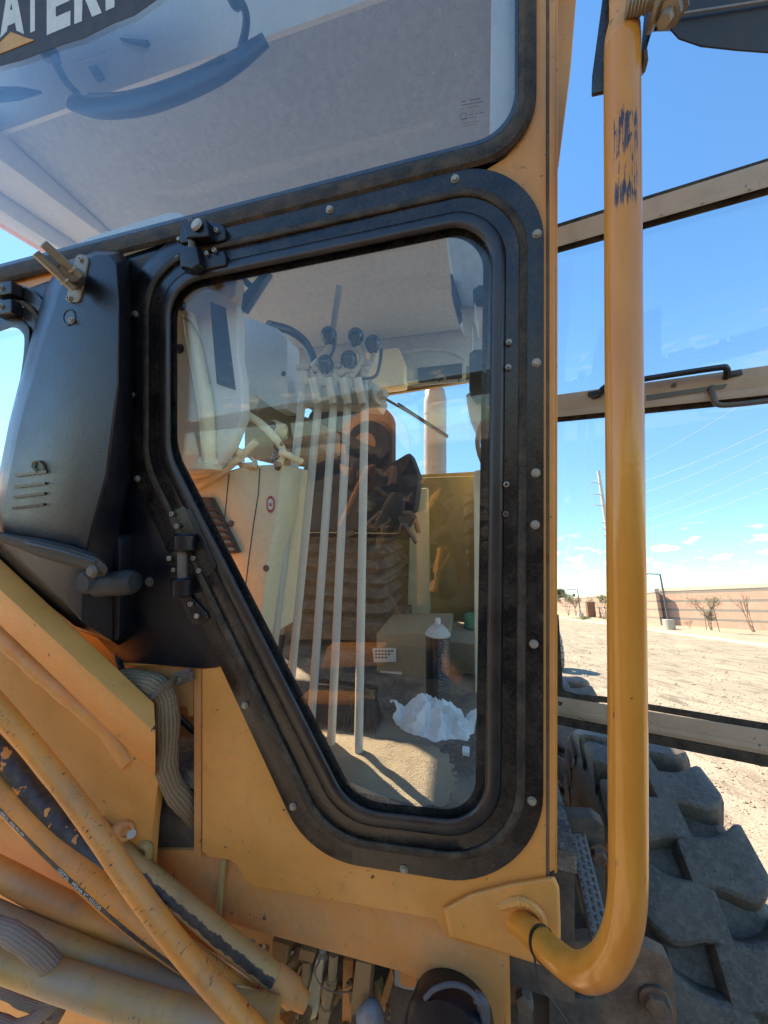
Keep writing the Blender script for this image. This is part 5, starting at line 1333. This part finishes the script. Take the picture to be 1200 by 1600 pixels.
# louvred vents
def louvre(poly, n_, nf, name, par):
    b = MB(); b.pxprism(poly, n_ - .015, n_, at=n_); o = b.build(name, 'plastic', par, bevel=.003)
    (ax_, ay_), (bx2, by2), (cx, cy), (dx, dy) = poly
    for i in range(nf):
        f = (i + .8) / (nf + .9); g_ = f + .62 / (nf + .9)
        def P(s_, t_): 
            xa = ax_ + (dx - ax_) * t_; ya = ay_ + (dy - ay_) * t_; xb = bx2 + (cx - bx2) * t_; yb = by2 + (cy - by2) * t_
            return (xa + (xb - xa) * s_, ya + (yb - ya) * s_)
        b = MB(); b.loft([[on_n(*P(.18, f), n_ + .001), on_n(*P(.82, f), n_ + .001), on_n(*P(.86, g_), n_ + .009), on_n(*P(.22, g_), n_ + .009)], [on_n(*P(.18, f), n_ + .003), on_n(*P(.82, f), n_ + .003), on_n(*P(.86, g_), n_ + .011), on_n(*P(.22, g_), n_ + .011)]])
        b.build('louvre', 'plastic', o)
    return o
louvre([(302, 776), (330, 777), (373, 864), (346, 867)], -.125, 7, 'lower_vent', con)
b = MB(); b.pxprism([(262, 430), (345, 440), (372, 440), (372, 560), (378, 590), (380, 650), (360, 700), (330, 738), (262, 740)], -.12, -.085, at=-.085); pp = b.build('front_post_cover', 'white', G, bevel=.012, seg=3)
louvre([(327, 470), (352, 480), (368, 610), (338, 600)], -.083, 6, 'upper_vent', pp)
for x, y in ((284, 478), (281, 545)): hexbolt('screw', on_n(x, y, -.084), .010, .005, pp, mat='plastic', socket=True)
b = MB(); b.tube(crom([on_n(x, y, n) for x, y, n in [(296, 494, -.072), (304, 540, -.072), (316, 600, -.072), (324, 660, -.072), (326, 722, -.072)]], 8), [.016 + .004 * math.sin(i / 33 * 3.1) for i in range(33)], 22); cd = b.build('cream_duct', 'cream', G)
b = MB(); b.tube(crom([on_n(x, y, -.054) for x, y in [(286, 497), (300, 505), (318, 545), (328, 600)]], 8), .0022, 6); b.build('duct_cord', 'wood', cd)
b = MB(); b.lathe(on_n(326, 735, -.075), (0, 1, 0), [(0, .034), (.012, .034), (.016, .026), (.03, .022)], 24); b.build('duct_collar', 'cream', cd)
b = MB(); b.pxprism([(330, 425), (371, 428), (368, 462), (360, 470), (345, 462), (332, 445)], -.08, -.05, at=-.05); b.build('sun_visor_stub', 'mustard', G, bevel=.006)
# Y-shaped blue-black catch
b = MB(); b.pxprism([(412, 420), (421, 424), (381, 486), (364, 478)], -.12, -.10, at=-.10); yc = b.build('window_catch', 'plastic', G, bevel=.003)
b = MB(); b.pxprism([(372, 436), (380, 430), (403, 450), (396, 458)], -.12, -.102, at=-.102); b.build('catch_arm', 'plastic', yc, bevel=.003)
# dusty pale panel and its black hose
b = MB(); b.pxprism([(373, 490), (432, 512), (449, 530), (450, 640), (430, 640), (376, 602)], -.36, -.28, at=-.28); sp_ = b.build('side_cowl', 'white', G, bevel=.006)
hexbolt('screw', on_n(443, 584, -.279), .006, .004, sp_, mat='plastic', socket=True)
b = MB(); b.tube(crom([on_n(x, y, n) for x, y, n in [(420, 508, -.40), (455, 518, -.5), (480, 540, -.55), (496, 580, -.55)]], 8), .016, 12); b.build('dash_hose', 'plastic', G)
# two headlight reflections modelled as solid cups, and clutter at the column top
for x, y, r_ in ((396, 627, .026), (442, 673, .022)):
    b = MB(); b.lathe(on_n(x, y, -.30), (-.3, .1, 1), [(0, r_), (.04, r_), (.044, r_ * .85)], 22); gg = b.build('headlight_reflection', 'cream', G)
    b = MB(); b.lathe(on_n(x, y, -.30) + Vector((-.3, .1, 1)).normalized() * .042, (-.3, .1, 1), [(0, r_ * .8), (.004, r_ * .78)], 22); b.build('headlight_reflection_face', 'knob', gg)
b = MB(); b.pxprism([(380, 600), (450, 640), (500, 660), (500, 700), (440, 720), (380, 715)], -.55, -.36, at=-.36); b.build('instrument_cowl', 'olive', G, bevel=.015)
b = MB(); gw = []
c0 = on_n(364, 725, -.13)
b.prism([(c0.x + math.cos(R(a)) * .034, c0.y + math.sin(R(a)) * .034) for a in range(10, 200, 10)] + [(c0.x + math.cos(R(a)) * .018, c0.y + math.sin(R(a)) * .018) for a in range(190, 0, -10)], -.135, -.125); sc_ = b.build('angle_scale', 'paper', G)
for a in (40, 75, 105, 140, 170):
    b = MB(); d_ = Vector((math.cos(R(a)), math.sin(R(a)), 0)); e2 = Vector((-d_.y, d_.x, 0)) * .0014
    b.prism([tuple((c0 + d_ * .024 - e2)[:2]), tuple((c0 + d_ * .033 - e2)[:2]), tuple((c0 + d_ * .033 + e2)[:2]), tuple((c0 + d_ * .024 + e2)[:2])], -.125, -.1242); b.build('scale_mark', 'knob', sc_)
rr3 = random.Random(21)
for k in range(16):
    x = rr3.uniform(330, 445); y = rr3.uniform(688, 728)
    b = MB(); b.tube(crom([on_n(x, y, -.16), on_n(x + rr3.uniform(-22, 22), y + rr3.uniform(-16, 10), -.12), on_n(x + rr3.uniform(-30, 30), y + rr3.uniform(-10, 16), -.17)], 7), rr3.uniform(.004, .011), 9, rfun=lambda L, a: 1 + .08 * math.sin(L * 300))
    b.build('wiring', rr3.choice(['cream', 'cream', 'wood', 'plastic', 'galv']), con)
for px in ([(262, 722), (300, 742), (340, 735), (372, 718)], [(290, 770), (318, 755), (350, 735), (378, 712), (400, 690)], [(372, 640), (410, 664), (440, 700), (436, 726)]):
    b = MB(); b.tube(crom([on_n(x, y, -.13) for x, y in px], 8), .010, 12); b.build('column_tube', 'cream', con)

# ---- control levers
piv = MB(); pp_ = [(470, 596), (476, 582), (492, 590), (512, 584), (540, 582), (566, 578), (588, 600), (598, 625), (590, 640), (560, 636), (520, 634), (478, 636), (466, 618)]
piv.pxprism(pp_, -.36, -.29, at=-.29); lv = piv.build('lever_bracket', 'greymetal', G, bevel=.008)
b = MB(); b.lathe(on_n(590, 620, -.29), (.9, .1, .4), [(0, .026), (.008, .026), (.010, .014), (.03, .012)], 20); b.build('bracket_boss', 'greymetal', lv)
rods = [((477, 583), (428, 1012), .965 + .06), ((502, 585), (452, 1095), 1.03), ((525, 580), (484, 1160), 1.03), ((545, 590), (517, 1166), 1.0), ((571, 578), (560, 1178), .985)]
knobs = [((514, 524), 0, [(486, 574), (506, 556), (516, 540)]), ((508, 568), 1, [(504, 582), (508, 576)]), ((545, 561), 2, [(528, 584), (542, 578), (545, 570)]), ((556, 526), 3, [(548, 590), (566, 562), (560, 540)]), ((583, 537), 4, [(572, 580), (582, 566), (585, 548)])]
for i, ((x0, y0), (x1, y1), t_) in enumerate(rods):
    a_ = on_t(x0, y0, 1.05); z_ = on_t(x1, y1, min(t_ + .03, FL * F / (800 - y1)))
    d_ = (z_ - a_).normalized()
    b = MB(); b.tube([a_, a_ + d_ * .04, a_ + d_ * .06, z_], [.007, .007, .0112, .0112], 16); ro = b.build('control_rod', 'greymetal', G)
    b = MB(); b.lathe(a_ + Vector((0, .03, .0)), (0, -1, 0), [(0, .006), (.006, .012), (.03, .014), (.055, .014), (.065, .009)], 14); b.build('rod_clevis', 'greymetal', ro)
    b = MB(); b.lathe(a_ + Vector((-.02, .012, .012)), (1, 0, 0), [(0, .008), (.04, .008)], 8); b.build('clevis_pin', 'galv', ro)
    (kx, ky), _, st_ = knobs[i]
    P = crom([on_t(x, y, 1.04) for x, y in st_] + [on_t(kx, ky, 1.035)], 6) if len(st_) > 1 else None
    b = MB(); b.tube(P, .0095, 12); b.build('lever_arm', 'greymetal', ro)
    b = MB(); c0 = on_t(kx, ky, 1.03); b.lathe(c0 - Vector((0, .024, 0)), (0, 1, 0), [(.0, .012), (.004, .015)] + [(.024 - .0235 * math.cos(a * math.pi / 12), .0235 * math.sin(a * math.pi / 12)) for a in range(3, 13)], 24); b.build('knob', 'knob', ro)
for px in ([(596, 545), (594, 565), (586, 588), (560, 592)], [(524, 530), (520, 550), (505, 575)]):
    b = MB(); b.tube(crom([on_t(x, y, 1.02) for x, y in px], 8), .0045, 8); b.build('switch_wire', 'plastic', lv)
for x in (488, 512, 535, 558):
    b = MB(); b.tube([on_t(x, 590, 1.0), on_t(x + 9, 630, 1.02)], .012, 10); b.build('bracket_rib', 'greymetal', lv)

# ---- rear-view mirror hanging behind the windshield
mp_ = crom([on_n(x, y, n) for x, y, n in [(110, 160, -.10), (160, 168, -.09), (230, 158, -.085), (300, 132, -.085), (360, 102, -.09), (415, 62, -.10)]], 8)
b = MB(); rings = []
for i, p in enumerate(mp_):
    f = i / (len(mp_) - 1); k = max(.55, math.sin(math.pi * min(1, max(0, .08 + .84 * f))) ** .4)
    d = (mp_[min(i + 1, len(mp_) - 1)] - mp_[max(i - 1, 0)]).normalized(); e = Vector((-d.y, d.x, 0)).normalized()
    rings.append([p + e * .036 * k * math.cos(a) + Vector((0, 0, 1)) * .016 * k * math.sin(a) for a in [2 * math.pi * q_ / 14 for q_ in range(14)]])
b.loft(rings); rm = b.build('rear_view_mirror', 'plastic', G)
b = MB(); b.tube(crom([on_n(x, y, -.074) for x, y in [(140, 150), (200, 146), (280, 122), (350, 90)]], 8), .006, 10); b.build('mirror_ridge', 'plastic', rm)
b = MB(); b.tube(crom([on_n(x, y, n) for x, y, n in [(80, 78, -.05), (88, 100, -.06), (102, 126, -.08), (122, 148, -.10)]], 8), [.015] * 8 + [.011] * 8 + [.010] * 9, 12); b.build('mirror_arm', 'plastic', rm)
b = MB(); b.tube(crom([on_n(x, y, n) for x, y, n in [(372, -5, -.04), (384, 20, -.06), (383, 50, -.085), (374, 84, -.10)]], 8), [.009] * 25, 12); b.build('mirror_arm', 'plastic', rm)
b = MB(); b.lathe(on_n(80, 85, -.05), (.3, -.6, .6), [(0, .022), (.02, .022), (.03, .012)], 18); b.build('mirror_mount', 'plastic', rm)
b = MB(); b.lathe(on_n(368, 0, -.045), (.3, -.6, .6), [(0, .018), (.02, .018), (.03, .010)], 18); b.build('mirror_mount', 'plastic', rm)
b = MB(); b.loft([[on_n(-70, 134, -.06), on_n(-70, 168, -.06), on_n(-70, 168, -.03), on_n(-70, 134, -.03)], [on_n(30, 135, -.06), on_n(30, 158, -.06), on_n(30, 158, -.04), on_n(30, 135, -.04)], [on_n(66, 142, -.06), on_n(66, 147, -.06), on_n(66, 147, -.055), on_n(66, 142, -.055)]]); b.build('fan_blade', 'plastic', G, bevel=.004)

# ---- behind the cab: engine hood and exhaust stack
b = MB(); b.prism([(-.9, -.4), (-.12, -.4), (-.12, .10), (-.2, .16), (-.8, .16), (-.9, .1)], -3.6, -1.75); hd_ = b.build('engine_hood', 'yellow', G, bevel=.03, seg=3)
ex = on_n(680, 742, -2.3); exh = on_n(680, 625, -2.3)
b = MB(); xr = 17.5 / F * 3.0
P = [Vector((ex.x, .12, -2.3)), Vector((ex.x, exh.y - .05, -2.3)), Vector((ex.x, exh.y, -2.3)), Vector((ex.x - .002, exh.y + .045, -2.31)), Vector((ex.x - .03, exh.y + .075, -2.34)), Vector((ex.x - .06, exh.y + .09, -2.40))]
b.tube(P, [xr, xr, xr, xr * .93, xr * .7, xr * .3], 24); es = b.build('exhaust_stack', 'stack', G)
b = MB(); b.lathe((ex.x, exh.y - .12, -2.3), (0, 1, 0), [(0, xr * 1.03), (.012, xr * 1.03)], 24); b.build('stack_band', 'stack', es)

# ================================================================== loose things in the cab
# spray can
cb_ = on_t(684, 1084, 1.24); cb_.y = FL; cr = .040
cp_ = cb_
t = thing('spray_can', 'dark printed spray can with silver dome and white nozzle, standing behind the crumpled rag', 'spray can', LW(cp_))
b = MB(); b.lathe(cp_, (0, 1, 0), [(0, cr * .96), (.004, cr)] + [(.004 + .205 * k / 10, cr) for k in range(1, 11)], 36); b.build('can_body', 'can', t)
b = MB(); b.lathe(cp_ + Vector((0, .209, 0)), (0, 1, 0), [(0, cr * 1.05), (.004, cr * 1.07), (.006, cr * .98), (.016, cr * .86), (.026, cr * .62), (.030, cr * .42), (.031, cr * .44), (.034, cr * .44), (.036, cr * .25)], 36); b.build('dome', 'galv', t)
b = MB(); b.lathe(cp_ + Vector((0, .244, 0)), (0, 1, 0), [(0, .006), (.003, .006), (.003, .009), (.018, .009), (.020, .007)], 16); b.build('nozzle', 'paper', t)
# crumpled rag
rc = on_t(682, 1120, 1.08); rc.y = FL
bm_ = MB(); NR, NA = 60, 150; rag_pts = []
def rprof(th):   # outline radius round the heap (lateral), two ears
    return .118 + .015 * math.sin(3 * th + .7) + .010 * math.sin(7 * th + 2)
vs = []
def sm(x, a, b): x = max(0, min(1, (x - a) / (b - a))); return x * x * (3 - 2 * x)
for i in range(NR + 1):
    f = i / NR
    for j in range(NA):
        th = 2 * math.pi * j / NA; cth, sth = math.cos(th), math.sin(th)
        nn1 = noise.noise(Vector((cth * 1.3, sth * 1.3, f * .9)))
        pl = 1 - abs(math.sin(3.5 * th + 2.6 * nn1 + .8 * f)); pl = pl ** 1.4             # sharp pleats running down from the peak
        pl2 = 1 - abs(math.sin(9 * th + 5 * noise.noise(Vector((cth * 2, sth * 2, f * 2 + 4)))))
        r_ = (.112 + .020 * pl - .008 * pl2) * f
        earL = math.exp(-((abs(th - math.pi) - .05) / .30) ** 2); thr_ = min(th, 2 * math.pi - th); earR = math.exp(-(thr_ / .26) ** 2)
        r_ += (.018 * earL + .016 * earR) * f
        x = r_ * cth * 1.0; z = r_ * sth * .66
        h = .062 * (1 - f ** 1.3) ** 1.5 + .022 * math.exp(-((x + .05) / .03) ** 2) * (1 - f ** 3)
        h += .020 * pl * 4 * f * (1 - f) * .8 + .007 * pl2 * f * (1.02 - f) * 3
        h += (.050 * earL + .060 * earR) * sm(f, .62, .98)
        p = Vector((x * 26, z * 26, 3.1)); p = p + noise.noise_vector(p * .6) * 1.1
        h += .0075 * (1 - abs(noise.noise(p)) * 3) + .003 * (1 - abs(noise.noise(p * 2.7)) * 3)
        if f > .94 and earL < .3 and earR < .3: h *= 1 - (f - .94) / .06 * .8
        w_ = noise.noise_vector(p * .5) * .008
        vs.append((rc.x + x + w_.x, FL + max(.0015, h), rc.z + z + w_.y))
fs = [[i * NA + j, i * NA + (j + 1) % NA, (i + 1) * NA + (j + 1) % NA, (i + 1) * NA + j] for i in range(NR) for j in range(NA)]
bm_.add(vs, fs); o = bm_.build('rag', 'rag', ang=38)
tag(o, 'crumpled pale blue-white cloth rag lying on the cab floor in front of the spray can', 'rag')
# broom leaning behind the rods
b0 = on_t(530, 448, 1.12); b1 = on_t(437, 1000, 1.20)
t = thing('broom', 'long weathered wooden broom handle leaning between the grey control rods, black socket at its foot', 'broom', LW(b1))
b = MB(); P = [b0.lerp(b1, k / 8) + Vector((.004 * math.sin(k * 1.3), 0, 0)) for k in range(9)]; b.tube(P, [.010] * 3 + [.0125] * 6, 14); b.build('handle', 'wood', t)
b2 = on_t(428, 1050, 1.22)
b = MB(); b.tube([b1 + (b0 - b1) * .02, b2], .017, 14); b.build('socket', 'plastic', t)
# hand brush
bc = on_t(538, 1128, 1.10); bc.y = FL
t = thing('hand_brush', 'black bristled hand brush lying on the floor behind the control rods', 'brush', LW(bc))
b = MB(); b.box((bc.x, FL + .085, bc.z - .02), (.095, .014, .02)); b.build('brush_back', 'knob', t, bevel=.004)
b = MB(); rb_ = random.Random(9)
for i in range(1500):
    x0 = rb_.uniform(-.092, .092); z0 = rb_.uniform(-.018, .018)
    p = Vector((bc.x + x0, FL + .075, bc.z - .02 + z0)); q_ = Vector((bc.x + x0 * 1.22 + rb_.gauss(0, .006), FL + rb_.uniform(.0, .014), bc.z + z0 * 2 + rb_.uniform(-.01, .03)))
    w_ = Vector((.0011, 0, .0)); m_ = (p + q_) / 2 + Vector((0, 0, rb_.uniform(0, .008)))
    b.add([p - w_, p + w_, m_ + w_, m_ - w_, q_ + w_ * .4, q_ - w_ * .4], [[0, 1, 2, 3], [3, 2, 4, 5]])
br_ = b.build('bristles', 'bristle', t, smooth=False)
# green bottle and small litter
c0 = on_t(738, 1014, 1.6); c0.y = FL
o = MB().lathe(c0 + Vector((0, .12, 0)), (0, 1, 0), [(0, .03), (.004, .036), (.05, .034), (.058, .030), (.06, .012)], 18).build('green_cap', 'green')
tag(o, 'small green plastic cap at the back right corner of the cab', 'cap')
# caps rest on a ledge
lb(.05, .30, FL, FL + .119, -1.0, -.72, 'side_ledge', 'olive', G, .01)
c0 = on_t(728, 1182, .95); c0.y = FL
o = MB().box(c0 + Vector((0, .006, 0)), (.009, .006, .012)).build('lighter', 'rag', bevel=.002); tag(o, 'tiny pale blue lighter on the floor near the lower right of the pane', 'lighter')
# sand spilled on the floor inside the pane
b = MB(); n_ = 60; vs = []
c0 = Vector((-.10, FL, -.16))
for i in range(n_ + 1):
    for j in range(n_ + 1):
        x = -.26 + .52 * i / n_; z = -.13 + .24 * j / n_
        h = .012 * max(0, 1 - (x / .26) ** 2) * max(0, 1 - ((z - .01) / .12) ** 2) * (1 + .6 * noise.noise(Vector((x * 20, z * 20, 0)))) + .0013 * noise.noise(Vector((x * 60, z * 60, 3)))
        vs.append((c0.x + x, FL + max(-.004, h - .002), c0.z + z))
b.add(vs, [[i * (n_ + 1) + j, (i + 1) * (n_ + 1) + j, (i + 1) * (n_ + 1) + j + 1, i * (n_ + 1) + j + 1] for i in range(n_) for j in range(n_)])
o = b.build('spilled_sand', 'sand'); o['kind'] = 'stuff'; tag(o, 'sandy dirt spilled over the cab floor just inside the pane', 'sand')

# ================================================================== what stands behind the photographer and shows in the glass
# long yellow front frame of the same machine, curving forward past the camera
# blade-lift saddle on the front frame: hump, drum, hoses and brackets
def vr(px, py, t):            # a spot the window mirrors at this place
    p = on_t(px, py, t); return Vector((p.x, p.y, -p.z))
c0 = vr(585, 702, 3.2)
b = MB(); hump = [vr(x, y, 3.3)[:2] for x, y in [(425, 1010), (425, 790), (455, 758), (500, 740), (560, 730), (620, 742), (665, 775), (690, 850), (695, 1010)]]
z0 = vr(585, 760, 3.3).z; b.prism(hump, z0 + .05, z0 + .7); sad = b.build('lift_saddle', 'brown_saddle', G, bevel=.03)
b = MB(); b.lathe(c0, (-.15, .05, -1), [(0, .34), (.05, .35), (.07, .34), (.08, .24), (.14, .22), (.15, .12), (.20, .10)], 36); b.build('saddle_drum', 'yellow', sad)
b = MB(); b.lathe(c0 + Vector((0, 0, -.16)), (-.15, .05, -1), [(0, .20), (.04, .20)], 30); b.build('drum_hub', 'underbody', sad)
for y0, y1 in ((690, 700), (722, 730)):
    b = MB(); b.tube(crom([vr(430, y0 + 6, 3.1), vr(480, y0, 3.05), vr(530, y0 - 6, 3.0), vr(565, y1, 2.95), vr(600, y1 + 14, 2.95)], 8), .045, 12, rfun=lambda L, a: 1 + .08 * math.sin(L * 160)); b.build('corrugated_hose', 'braid', sad)
rq = random.Random(31)
for k in range(34):
    x = rq.uniform(575, 690); y = rq.uniform(730, 900)
    a0 = vr(x, y, 2.9); b = MB(); b.tube(crom([a0, a0 + Vector((rq.uniform(-.2, .2), rq.uniform(-.2, .2), rq.uniform(-.1, .1))), a0 + Vector((rq.uniform(-.25, .25), rq.uniform(-.4, .1), rq.uniform(-.1, .1)))], 6), rq.uniform(.015, .05), 8)
    b.build('bracket_clutter', rq.choice(['underbody', 'underbody', 'plastic', 'rust', 'yellow_dusty', 'braid']), sad)
for pts in ([(510, 1012), (600, 1012), (600, 1040), (500, 1046)], [(650, 800), (668, 800), (668, 940), (652, 950)], [(690, 1020), (724, 1060), (716, 1072), (690, 1050)], [(470, 1090), (560, 1094), (560, 1104), (462, 1100)]):
    b = MB(); P_ = [vr(x, y, 2.6) for x, y in pts]; b.loft([P_, [p + Vector((0, 0, .12)) for p in P_]]); b.build('sunlit_bracket', 'yellow_dusty', sad, bevel=.01)
wheel(-1.95, -4.3, .38, .66, G, 'front tyre on the far side, ahead of the cab', 'front_wheel')
wheel(-.05, -4.3, .38, .66, G, 'front tyre on the door side, behind the photographer', 'front_wheel')
# solar carport: a dark roof with pale joints on steel posts
def canopy():
    t = thing('solar_carport', 'dark solar panel carport with pale panel joints, mirrored in the window glass', 'carport', (-7, -17, 0))
    P = [Vector(p) for p in ((-34, -11, 4.1), (3.5, -15, 4.1), (9, -40, 4.9), (-34, -40, 4.9))]
    b = MB(ident); b.slab(P, Vector((0, 0, .12))); b.build('panel_roof', 'solar', t)
    for x in (-28, -18, -8, 1):
        b = MB(ident); b.box((x, -19, 2.05), (.12, .12, 2.05)); b.build('post', 'galv', t)
canopy()
# a lone worn tyre standing on the dirt seen through the door glass
g0 = gnd(868, 1046)
def lone_tyre():
    t0 = thing('spare_tyre', 'sunlit dusty tyre standing on the dirt, glimpsed through the door glass by the cab pillar', 'tyre', g0)
    w_ = wheel(g0.dot(RX), g0.dot(BX), .40, .62, t0, None, 'tyre_casing', 'tyre_dusty'); return t0
lone_tyre()
